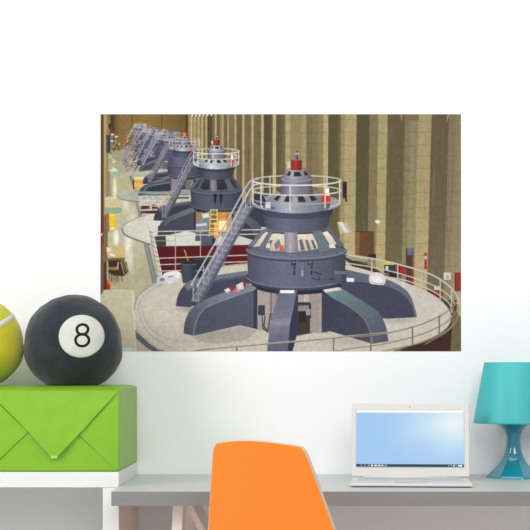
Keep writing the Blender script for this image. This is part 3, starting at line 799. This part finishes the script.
# ---- the left side: floor of the hall, screens, desks
poly([(108, 150), (150, 150), (162, 352), (101, 352), (101, 210)], gy((150, (150, 140, 104)), (185, (172, 164, 132)), (235, (186, 180, 152)), (275, (172, 164, 134)), (351, (188, 180, 150))))
soft(114.6, 166, 3, 12, (238, 230, 204), .8, 1.2); soft(115.2, 188, 2.6, 14, (244, 238, 222), .85, 1.2); soft(133, 226, 7, 22, (220, 216, 196), .8, 1.0); soft(116.4, 238, 3.4, 9, (252, 248, 236), .9, 2)
soft(128, 246, 5.5, 24, (236, 232, 224), .9, 1); soft(131, 262, 4, 16, (222, 218, 206), .8, 1); soft(126, 205, 6, 12, (214, 210, 190), .8, 1)
rect(100, 113, 104.4, 300, gx((100.5, (128, 100, 66)), (102, (84, 62, 42)), (104.4, (70, 52, 36)))); rect(104, 113, 108.2, 262, gx((104, (168, 148, 100)), (107, (150, 130, 86)), (108.2, (116, 98, 62)))); rect(108, 113, 111, 150, (126, 108, 64)); rect(110.5, 113, 114.4, 136, (70, 56, 34))
rect(104.2, 215, 107, 290, (116, 92, 62)); rect(100.5, 222, 102.6, 244, (140, 24, 44)); rect(101.3, 233, 102.4, 236, (220, 190, 190)); rect(100.5, 244, 104, 296, (104, 82, 58)); rect(104, 262, 107, 290, (74, 56, 38))
rect(106.6, 135, 110.6, 153, (44, 46, 58)); rect(109, 124, 111, 129, (40, 36, 32)); rect(107.4, 135, 108.4, 153, (70, 76, 92))
for i in range(46):
    x, y = prng.uniform(110.6, 119), prng.uniform(134, 156); k = prng.uniform(50, 205)
    rect(x, y, x+prng.uniform(.6, 2), y+prng.uniform(.6, 2.2), (k, k*.95, k*.78))
for x, y, c in ((112.6, 134.6, (196, 190, 170)), (116.5, 136.8, (190, 180, 150)), (112, 141, (170, 172, 156)), (113, 146.5, (128, 140, 110))): rect(x-1.4, y-.8, x+1.6, y+1.2, c)
rect(109, 155.4, 116, 159, (150, 176, 140)); rect(109.2, 155.4, 116, 156.3, (176, 192, 160)); rect(110.3, 169.8, 117.8, 176.4, (152, 174, 142)); rect(110.3, 169.8, 117.8, 171.4, (196, 204, 176)); rect(108.6, 172, 110.4, 196, (122, 122, 112))
rect(109.5, 185, 111.5, 197, (140, 140, 130)); rect(117, 180, 128, 192, (176, 166, 124), .6)
rect(105.2, 197.2, 121.6, 208.2, (192, 184, 142)); rect(105.2, 207.6, 122, 213.2, (140, 160, 128)); rect(105.2, 197.2, 121.6, 198, (206, 200, 162))
rect(110, 214.6, 115.6, 229.4, (222, 186, 34)); rect(111, 214.6, 115.6, 216, (242, 214, 70)); rect(107.4, 214, 109.2, 224, (196, 70, 48)); rect(106.4, 222, 109.4, 232, (130, 106, 80)); rect(111, 227, 114, 229.4, (240, 220, 120))
# desk and chairs
poly([(106.4, 247), (124.6, 246), (125.6, 250), (125.2, 258.8), (108, 259), (107.4, 253)], (198, 174, 120)); poly([(108, 258), (125, 257.5), (125, 260.4), (108, 260.8)], (118, 92, 56)); poly([(110, 253), (115, 254), (116, 256), (110.5, 256)], (236, 226, 196)); rect(107, 247.5, 111, 252, (222, 212, 190))
poly([(108.4, 260.4), (120, 260), (127, 262), (128, 272), (124, 276), (114, 276), (108.6, 272)], (58, 46, 38)); rect(108.5, 267, 119, 270, (150, 116, 50)); poly([(120, 262), (124, 258), (127.5, 266), (129, 272), (127, 273)], (104, 88, 56)); line([(121, 262), (124.5, 274)], .8, (170, 156, 118)); line([(124, 259), (129, 272)], .8, (150, 136, 100)); line([(118.5, 262), (117.6, 268)], .8, (210, 200, 180))
for x in (109.2, 111.4, 117.4, 122): line([(x, 270), (x+.3, 281)], .8, (60, 46, 36))
soft(115, 279, 8, 7, (116, 102, 76), .7, 1); poly([(106.4, 281), (108, 279), (110.2, 281), (110.6, 290), (106.8, 290)], (176, 44, 34)); poly([(107.2, 279), (110, 279), (110.4, 284), (107.6, 284)], (234, 92, 52)); rect(105, 276, 107, 290, (64, 48, 38))
# pale plate of the near floor
poly([(104.5, 289.6), (131, 290.4), (136.5, 352), (101, 352), (100.5, 296)], (192, 185, 157)); poly([(131, 290), (134.5, 290), (137.5, 350), (135.5, 350)], (204, 198, 172)); line([(104, 290), (131, 290.4)], .8, (208, 200, 168)); poly([(122, 346.5), (137, 347), (137.4, 352), (119, 352)], (196, 208, 198)); line([(121, 346.4), (137, 346.6)], .7, (160, 176, 164))

# ---- far platforms and machines, the most distant one first
def rails(x0, x1, y0, y1, n, col, w=.5, alpha=.8):
    for i in range(n): line([(x0, y0+(y1-y0)*i/max(1, n-1)), (x1, y0+(y1-y0)*i/max(1, n-1)-1)], w, col, alpha)
poly(sm([(111, 155), (124, 151), (150, 150), (150, 166), (126, 166)], closed=True), (150, 142, 112)); 
machine(140.7, 139, .13, .135, blue=4, cap=(226, 96, 34), arms=False, lo=.88)
machine(150.2, 146, .16, .16, blue=4, cap=(230, 100, 36), arms=False, lo=.9)
machine(157.5, 150, .19, .185, blue=3.5, cap=(170, 62, 40), arms=True, lo=.86)
poly(sm([(112, 165), (120, 161), (136, 159), (160, 158), (160, 170), (128, 171), (117, 169)], closed=True), (160, 154, 134))
for i in range(240):                                                   # the jumble of rails and plant between the far machines
    x = prng.uniform(121, 178); y0 = 131+max(0, (150-x))*.5; y = prng.uniform(y0, 172-max(0, x-160)*.6); k = prng.choice([28, 36, 60, 110, 150, 180])
    L = prng.uniform(1, 5)
    if prng.rand() < .55: line([(x, y), (x+L, y-L*1.5)], prng.uniform(.4, 1.0), (k*.9, k*.9, k*1.06), .75)
    else: line([(x, y), (x+L*1.4, y-.2)], prng.uniform(.5, 1.2), (k, k*.96, k), .7)
rails(122, 170, 150, 156, 2, (150, 146, 150))
poly([(124, 148), (128, 144), (131, 150), (128, 160), (123, 162)], (150, 138, 146), .7); rect(126.5, 140.3, 128.4, 142.6, (232, 120, 40))
machine(168.4, 161, .26, .26, blue=2.5, cap=(168, 66, 36), arms=True, lo=.84)
line([(131, 148), (139, 128)], .8, (164, 160, 170)); line([(128.5, 150), (136.5, 129)], .7, (130, 124, 124)); line([(137, 158), (151, 131)], .9, (150, 152, 166)); line([(143, 165), (159, 136)], 1.0, (150, 154, 164))
for x in np.arange(127, 190, 4.2): line([(x, 131+(x-127)*.18), (x, 136+(x-127)*.2)], .45, (170, 166, 160), .7)
line([(130, 131), (160, 133), (190, 140)], .6, (176, 172, 168), .8); line([(131, 134), (160, 136), (186, 143)], .5, (160, 156, 156), .8)
poly(sm([(117, 176.4), (124, 173.4), (140, 171.5), (170, 170), (175, 186), (150, 186), (131, 180), (121, 179)], closed=True), (168, 168, 150))
poly([(129, 176), (132, 176), (141, 197), (137, 197)], (112, 112, 104)); rails(132, 165, 176, 184, 4, (140, 142, 138)); 
rect(134.6, 177.4, 143.6, 187.4, (214, 170, 96)); rect(134.6, 177.4, 143.6, 179, (238, 212, 160)); line([(134.6, 182), (143.6, 182)], .7, (150, 108, 56)); rect(135, 187, 139, 190, (206, 158, 80)); rect(133, 180, 134.6, 189, (88, 40, 34))
machine(184.8, 178, .35, .35, blue=1.5, cap=(236, 104, 26), arms=True, lo=.84, top=1.15)
rect(189.6, 148.6, 193.4, 151, (226, 98, 34))
rails(150, 190, 178, 186, 3, (120, 124, 126))
# third platform
poly(sm([(117.4, 195.5), (124, 191.6), (136, 190.4), (160, 190), (196, 191), (196, 204), (150, 204), (134, 201), (121, 198.6)], closed=True), gx((117, (170, 174, 156)), (150, (150, 154, 144))))
line(sm([(117.4, 195.8), (121, 199), (134, 201.6), (140, 202)]), 1.0, (118, 122, 112)); poly([(135, 201), (138, 201), (143.4, 219), (139.4, 219)], (132, 132, 120))
poly(sm([(138, 199), (139, 192), (143, 186.6), (150, 184), (170, 181)])+[(172, 191), (144, 194)], (58, 66, 78)); line(sm([(143.4, 193), (146, 188), (152, 185.4), (170, 182.4)]), 1.2, (104, 114, 124)); poly([(145, 193), (149, 188), (170, 184), (171, 190)], (42, 52, 62))
rect(138, 191.5, 190, 193.5, (136, 142, 144)); rect(138, 194.2, 190, 195.4, (92, 98, 102))
poly([(138, 196), (192, 195), (192, 214), (143, 216)], (186, 180, 168))
for x0, y0, x1, y1 in ((141, 206, 150, 209.4), (152, 204.4, 156, 206), (152, 206.6, 158, 209), (141, 210.6, 157, 213.4), (173, 203, 189, 205.6), (174, 197, 189, 199)): rect(x0, y0, x1, y1, (84, 22, 26) if y0 > 200 else (96, 88, 70))
for i in range(50):
    x, y = prng.uniform(140, 162), prng.uniform(195, 212); k = prng.uniform(70, 220)
    line([(x, y), (x+prng.uniform(1, 4), y+prng.uniform(-.6, 1.6))], .5, (k, k*.97, k*.95), .6)
rails(140, 190, 200.6, 209.6, 3, (206, 202, 196), .55); rect(159.4, 203.8, 161.6, 205.8, (238, 170, 40)); rect(168, 194, 169.2, 201.5, (226, 176, 40))
# second platform
plat2 = sm([(121, 230.6), (125, 224.6), (136, 218.5), (150, 214.8), (175, 211), (215, 210), (260, 212), (262, 246), (200, 246), (157, 247), (142, 241), (127, 235.6)], closed=True)
poly(plat2, gx((121, (196, 192, 176)), (160, (206, 204, 194)), (250, (196, 196, 188)))); line(sm([(122, 229), (124, 233.4), (130, 237.2), (143, 242), (151, 244.4)]), 1.5, (104, 108, 110)); line(sm([(122, 230), (125, 224.4), (136, 218.4), (146, 215.4)]), .7, (120, 120, 112))
machine(216.4, 211, .52, .55, blue=.5, cap=(136, 38, 32), arms=True, lo=.86, top=1.25)
# yellow ladder, lamplit crates and plant in the second pit
rect(205, 212, 232, 236, (116, 92, 66)); rect(196, 212, 203, 224, (150, 116, 84)); rect(217, 212, 231, 232, (196, 140, 66)); rect(219, 221, 226, 231, (255, 236, 176)); rect(214, 222, 219, 238, (226, 150, 40)); rect(226, 214, 231, 220, (170, 112, 60)); rect(228, 224, 231, 238, (186, 120, 40)); soft(222.5, 225, 7, 8, (255, 226, 150), .8, 1)
poly(sm([(196, 240), (196, 229), (198, 222), (203, 218), (209, 216.6), (211, 220), (208, 228), (206.6, 240)], closed=False), (118, 128, 142)); poly([(196.4, 224), (207, 223), (206.6, 225.4), (196, 226.4)], (196, 200, 204)); poly([(196, 233), (207, 232), (206.6, 241), (195, 241)], (78, 82, 104)); poly([(202, 214), (209, 212.6), (209.6, 217), (203, 218.4)], (206, 204, 200))
line([(211, 209.6), (209.4, 236)], 1.1, (216, 182, 40)); line([(217, 209.6), (217.6, 234)], 1.1, (220, 186, 44))
for y in np.arange(210, 236, 4.6): line([(210.8, y), (217.2, y)], .9, (226, 214, 160))
# near edge of the second platform: rails, oxblood wall
poly([(152, 236.5), (166, 236), (166.4, 246.5), (157.6, 247)], (62, 62, 60)); rect(158, 226, 166, 246, (60, 62, 62), .9)
poly([(156.4, 246.4), (262, 244.6), (262, 277), (163, 278)], gx((157, (78, 18, 26)), (262, (92, 20, 24)))); line([(156.4, 246.6), (262, 245)], 1.0, (70, 54, 52))
wr = (196, 188, 180)
for (xa, ya), (xb, yb_) in (((152, 231.5), (262, 229.6)), ((153, 235.6), (262, 234)), ((158, 258.2), (262, 254.5)), ((159.6, 264.6), (262, 261)), ((161, 271), (262, 267.6))): line([(xa, ya), (xb, yb_)], 1.0, wr)
line([(153.6, 241), (175, 240.4)], .7, (150, 146, 140))
for x, y0, y1 in ((175.6, 232, 276), (200.6, 231, 272), (224, 230, 272)): line([(x, y0), (x, y1)], .9, (176, 164, 156))
poly([(149, 231), (153, 230), (163.6, 280), (159, 279)], (196, 190, 172)); line([(150, 231), (158, 277)], .9, (150, 144, 128)); line([(153, 231), (162, 275)], 1.0, (216, 208, 196))
for t in np.arange(0, 1, .11): line([(149.4+9*t, 231+45*t), (153.4+10*t, 233+44*t)], .6, (118, 114, 104))
poly([(143.4, 241), (148.8, 243.6), (160, 291), (154, 291)], (118, 120, 116)); line([(146, 243), (157, 290)], 1.2, (142, 146, 150)); line([(143.6, 242), (154, 290)], .6, (150, 146, 126))

# ---- the near platform
platm = sm([(134, 306), (137, 297.6), (145, 289), (158, 280.6), (174, 275), (205, 268), (250, 263), (300, 262), (345, 265), (380, 274), (412, 285), (435, 296), (447, 307), (451, 317), (446, 328), (430, 338), (400, 348), (372, 354), (240, 370), (176, 356), (163, 350), (150, 341), (139, 327)], closed=True)
rect(440, 300, 461, 352, (84, 66, 46)); poly([(452, 318), (461, 306), (461, 352), (446, 352)], (112, 98, 66)); poly([(400, 350), (445, 330), (452, 325), (450, 352), (400, 352)], (66, 42, 36))
# things along the far wall
poly([(340, 252), (370, 252), (368, 262), (340, 258)], (176, 166, 130)); poly([(340, 254), (352, 260), (372, 266), (386, 276), (372, 276), (352, 266)], (60, 52, 44))
rect(355, 231.4, 374, 257, gx((355, (124, 92, 62)), (359.4, (124, 92, 62)), (359.6, (100, 70, 44)), (374, (94, 66, 42)))); line([(355, 231.4), (374, 231.8)], .8, (70, 48, 30)); rect(368, 254, 376, 259, (52, 40, 30))
rect(384, 261.6, 394, 265, (204, 186, 50)); rect(384, 264.6, 395, 273, (46, 60, 76)); rect(385.4, 266, 388, 270, (206, 210, 212)); rect(395, 264, 405.6, 276, (150, 50, 36)); rect(389, 272, 397, 277, (40, 34, 34)); rect(398.6, 264, 400, 276, (96, 34, 30))
rect(405.8, 248, 413.4, 286, (78, 56, 46)); rect(407.2, 248, 412.8, 255, (96, 106, 124)); rect(411.2, 256, 413.4, 286, (120, 60, 44)); rect(407.4, 278, 412, 286, (110, 44, 36))
rect(424.2, 252.4, 426.8, 269, (158, 48, 42)); rect(424.6, 256, 426.4, 259, (210, 190, 180)); rect(443.5, 272.4, 450.5, 279.4, (212, 204, 184)); rect(446, 275, 449, 278.6, (150, 160, 190)); rect(454.4, 272.4, 461, 291, (140, 52, 38)); rect(454.4, 272.4, 455.6, 291, (84, 36, 28))
rect(428, 290, 442, 299, (118, 44, 34), .9); rect(434, 286, 440, 290, (206, 196, 180))
poly([(456, 292), (461, 291), (461, 318), (457, 312)], (170, 158, 118))
poly(platm, gl((140, 300), (440, 320), (196, 187, 172), (198, 192, 180)))
soft(160, 312, 30, 30, (204, 195, 182), .5, 1); soft(400, 318, 42, 18, (208, 204, 192), .6, 1); soft(225, 330, 50, 16, (176, 166, 152), .5, 1); soft(380, 300, 60, 12, (196, 192, 178), .5, 1); soft(320, 340, 60, 16, (196, 186, 180), .6, 1)
line(sm([(134.6, 309), (137, 298.4), (145, 289.6), (158, 281.2)]), 1.6, (150, 154, 156)); line(sm([(138.4, 310), (141, 299.6), (150, 290.8), (164, 283)]), .8, (160, 150, 136)); line(sm([(138, 308), (144, 326), (158, 340), (176, 350)]), .6, (168, 158, 142)); line(sm([(141, 304), (147, 323), (160, 335), (182, 341), (215, 341)]), .9, (176, 166, 150))
poly([(138, 301), (139.5, 298.6), (148, 291), (157, 285.4), (158.4, 287), (149, 292.8), (140.4, 300.4)], (176, 182, 190), .8)
poly(sm([(135.5, 329), (143, 337), (153, 344.6), (164, 351.6)])+sm([(154, 351.6), (146, 346.6), (136, 338)]), (96, 98, 102)); poly([(136, 338), (146, 346.6), (154, 352), (137, 352)], (182, 174, 150)); line([(137, 331), (150, 343), (161, 351)], .7, (176, 180, 184))
for i in range(36):
    x = prng.uniform(152, 250); y = prng.uniform(338, 346); line([(x, y), (x+prng.uniform(.5, 2), y)], .5, (150, 136, 120), .7)
line([(150, 310), (185, 309)], .5, (178, 170, 156)); line([(148, 322), (184, 320)], .4, (180, 172, 158))
poly([(193, 336), (240, 326), (257, 330), (246, 340), (215, 344), (198, 341)], (158, 148, 140), .6); soft(212, 335, 26, 7, (150, 140, 132), .6, 1); soft(190, 309, 16, 5, (140, 126, 114), .7, 1); soft(398, 320, 26, 5, (160, 152, 144), .7, 1); soft(352, 340, 30, 7, (160, 150, 148), .6, 1); soft(200, 314, 18, 12, (168, 158, 146), .5, 1)
# bins and bundles behind
poly([(180, 262.4), (198.4, 262), (197, 283), (183, 283)], gx((181, (50, 58, 68)), (186, (66, 76, 86)), (197, (44, 50, 62)))); ell(189.2, 262.6, 9.6, 2.2, (40, 46, 54)); line(arc(189.2, 262.6, 9.4, 2.1, 0, 180), .8, (92, 100, 108)); poly([(196, 258), (212, 257), (212, 276), (198, 280)], (38, 42, 50)); line([(184.6, 250), (188, 260)], 1.1, (176, 148, 84)); line([(196, 259), (210, 258.6)], .7, (74, 80, 90))
for q, c in (([(158, 277), (166, 275), (167, 282), (160, 284), (157, 281)], (196, 192, 194)), ([(164, 273.4), (174, 271), (180, 272), (179.6, 277), (171, 280), (165, 279)], (226, 222, 222)), ([(165, 277), (172, 276.4), (178, 278), (176, 282), (167, 283)], (206, 204, 208)), ([(160, 278.6), (164, 278), (164.6, 280), (160.6, 281)], (120, 122, 140)), ([(168, 276), (173, 275), (173.6, 276.6), (168.6, 277.6)], (150, 156, 178))): poly(sm(q, 5, True), c)
# rear rail
rl = (190, 188, 180)
for pts, w in (([(338, 254), (356, 256), (372, 258.4), (400, 264.6), (430, 274), (448, 285), (456.5, 295), (458.6, 303)], 1.5), ([(340, 262), (372, 267), (400, 273.6), (430, 283.6), (447, 294), (455, 304)], 1.1), ([(384, 276), (410, 281.6), (432, 290.6), (447, 301), (452, 309)], 1.1)): line(sm(pts), w, rl)
for x, y0, y1 in ((371.6, 258, 272), (397.6, 264, 284), (421.4, 271, 292), (440, 280, 302), (451.4, 289, 312)): line([(x, y0), (x, y1)], 1.3, (184, 180, 170))
for pts in ([(196, 271), (224, 266), (248, 264)],): line(pts, .8, (150, 146, 140))
machine(296.5, 289, 1.0, 1.0, near=True, lo=1.07)
# left by the workers on the arms
for q, c in (([(224, 289.6), (229, 287.6), (231, 290), (227, 292.6)], (222, 214, 212)), ([(229, 288), (233, 285.6), (235.4, 288.6), (231.4, 291.6)], (160, 40, 44)), ([(236, 285), (242, 282), (246, 284), (243, 289), (237.6, 289.6)], (216, 204, 208)), ([(236, 289.6), (241, 289), (239.6, 292), (236.4, 291.6)], (220, 120, 140)), ([(243, 282), (245.6, 281), (246, 287), (243.6, 287)], (150, 44, 50))): poly(q, c)
poly(sm([(369, 276.6), (373, 272.6), (381, 273), (385.4, 278), (383.6, 284.6), (376, 284.4), (370, 283)], 6, True), (214, 206, 206)); poly(sm([(371, 278), (377, 276), (383, 279), (380, 283), (373, 281.6)], 5, True), (232, 226, 226)); line([(371, 282), (382, 284)], .7, (170, 160, 164))
poly([(346.4, 277.6), (354.4, 278.2), (353.6, 282), (346.4, 281.4)], (224, 226, 222)); poly([(323, 289.6), (338, 287), (342, 289.4), (326, 292.4)], (216, 206, 204))
poly([(337, 222), (346, 222), (352, 232), (340, 234)], (176, 172, 160)); poly([(338, 222), (342, 222), (349, 232), (345, 233)], (214, 206, 190)); line([(340, 252), (352, 258), (376, 262)], .8, (120, 112, 92))
# front rail
fr = (146, 128, 108)
for pts, w in (([(190, 351.6), (215, 348.2), (270, 343.4), (300, 341), (345, 336.6), (373, 335), (400, 330), (425, 322.6), (446, 312), (456, 302.6)], 1.4), ([(330, 352), (352, 348), (373, 345.4), (400, 340), (425, 332.6), (446, 322), (457.6, 309)], 1.2), ([(378, 352), (400, 347.4), (425, 341), (446, 330.6), (456, 321)], 1.2)): line(sm(pts), w, fr)
line(sm([(215, 347.4), (270, 342.6), (345, 335.8), (400, 329.2), (446, 311.2)]), .5, (206, 192, 176))
for x, y0, y1 in ((237, 347, 352), (333.6, 338, 352), (370.6, 335.6, 352), (412.4, 327, 345), (439, 316, 334), (453, 306, 322)): line([(x, y0), (x, y1)], 1.5, (124, 108, 94))
line(sm([(457, 304), (458.2, 310), (456, 320), (447, 331), (425, 344)]), .8, (150, 140, 120))
# print grain
n1 = prng.normal(0, 1, (CH//SS+2, CW//SS+2)); n1 = np.kron(n1, np.ones((SS, SS)))[:CH, :CW]
n2 = prng.normal(0, 1, (CH//(SS*3)+2, CW//(SS*3)+2)); n2 = np.kron(n2, np.ones((SS*3, SS*3)))[:CH, :CW]
def _blur(a, k):
    for ax in (0, 1):
        p = np.cumsum(np.concatenate([a, a[-k:] if ax == 0 else a[:, -k:]], ax), ax)
        a = (np.take(p, range(k, k+a.shape[ax]), ax)-np.take(p, range(0, a.shape[ax]), ax))/k
    return a
n1 = _blur(n1, SS); n2 = _blur(n2, SS*3)
canvas *= (1+.03*n1+.018*n2)[..., None].astype(np.float32)
np.clip(canvas, 0, 255, out=canvas)

# the print itself: one flat sheet of vinyl stuck to the wall
ST = 2
c2 = canvas.reshape(CH//ST, ST, CW//ST, ST, 3).mean((1, 3))/255.0
NY_, NX_ = c2.shape[:2]
clin = np.where(c2 <= .04045, c2/12.92, ((c2+.055)/1.055)**2.4)*PRINT_GAIN
mx0, mx1 = ex(PX0, WALL_Y-.0008), ex(PX1, WALL_Y-.0008)
mz0, mz1 = ez(PY1, WALL_Y-.0008), ez(PY0, WALL_Y-.0008)
gxs = np.linspace(mx0, mx1, NX_); gzs = np.linspace(mz1, mz0, NY_)
V = np.zeros((NY_*NX_+4, 3), np.float32)
XX, ZZ = np.meshgrid(gxs, gzs)
V[:NY_*NX_, 0] = XX.ravel()-(mx0+mx1)/2; V[:NY_*NX_, 2] = ZZ.ravel()-(mz0+mz1)/2; V[:NY_*NX_, 1] = 0
idx = np.arange(NY_*NX_).reshape(NY_, NX_)
Q = np.stack([idx[:-1, :-1], idx[1:, :-1], idx[1:, 1:], idx[:-1, 1:]], -1).reshape(-1, 4)
# turned-back border so that the sheet has its thickness
b0 = NY_*NX_
cor = [idx[0, 0], idx[-1, 0], idx[-1, -1], idx[0, -1]]
for i_, c_ in enumerate(cor): V[b0+i_] = V[c_]+np.array([0, .0007, 0], np.float32)
loops = [Q.ravel().tolist()]; starts = list(range(0, Q.size, 4)); tot = [4]*len(Q)
edges = [idx[:, 0].tolist(), idx[-1, :].tolist(), idx[::-1, -1].tolist(), idx[0, ::-1].tolist()]
flat_ = Q.ravel().tolist(); starts = list(range(0, len(flat_), 4))
for i_, e_ in enumerate(edges):
    f_ = [b0+i_]+e_+[b0+(i_+1) % 4]
    starts.append(len(flat_)); flat_ += f_
starts.append(len(flat_)); flat_ += [b0, b0+1, b0+2, b0+3]
tot = np.diff(starts+[len(flat_)])
me = bpy.data.meshes.new('wall_decal')
me.vertices.add(len(V)); me.vertices.foreach_set('co', V.ravel())
me.loops.add(len(flat_)); me.loops.foreach_set('vertex_index', flat_)
me.polygons.add(len(starts)); me.polygons.foreach_set('loop_start', starts); me.polygons.foreach_set('loop_total', tot.tolist())
me.update(calc_edges=True); me.validate()
att = me.color_attributes.new('print', 'FLOAT_COLOR', 'POINT')
rgba = np.ones((len(V), 4), np.float32); rgba[:b0, :3] = clin.reshape(-1, 3); rgba[b0:, :3] = .8
att.data.foreach_set('color', rgba.ravel())
mm = bpy.data.materials.new('printed_vinyl'); mm.use_nodes = True
nt = mm.node_tree; b = nt.nodes['Principled BSDF']; b.inputs['Roughness'].default_value = .7; b.inputs['Specular IOR Level'].default_value = .12
va = nt.nodes.new('ShaderNodeVertexColor'); va.layer_name = 'print'
nt.links.new(va.outputs['Color'], b.inputs['Base Color'])
me.materials.append(mm)
mural = bpy.data.objects.new('wall_decal', me)
mural.location = ((mx0+mx1)/2, WALL_Y-.0008, (mz0+mz1)/2)
scene.collection.objects.link(mural)
mural['label'] = 'wide photo print of grey generators in a powerhouse stuck on the wall'
mural['category'] = 'wall decal'
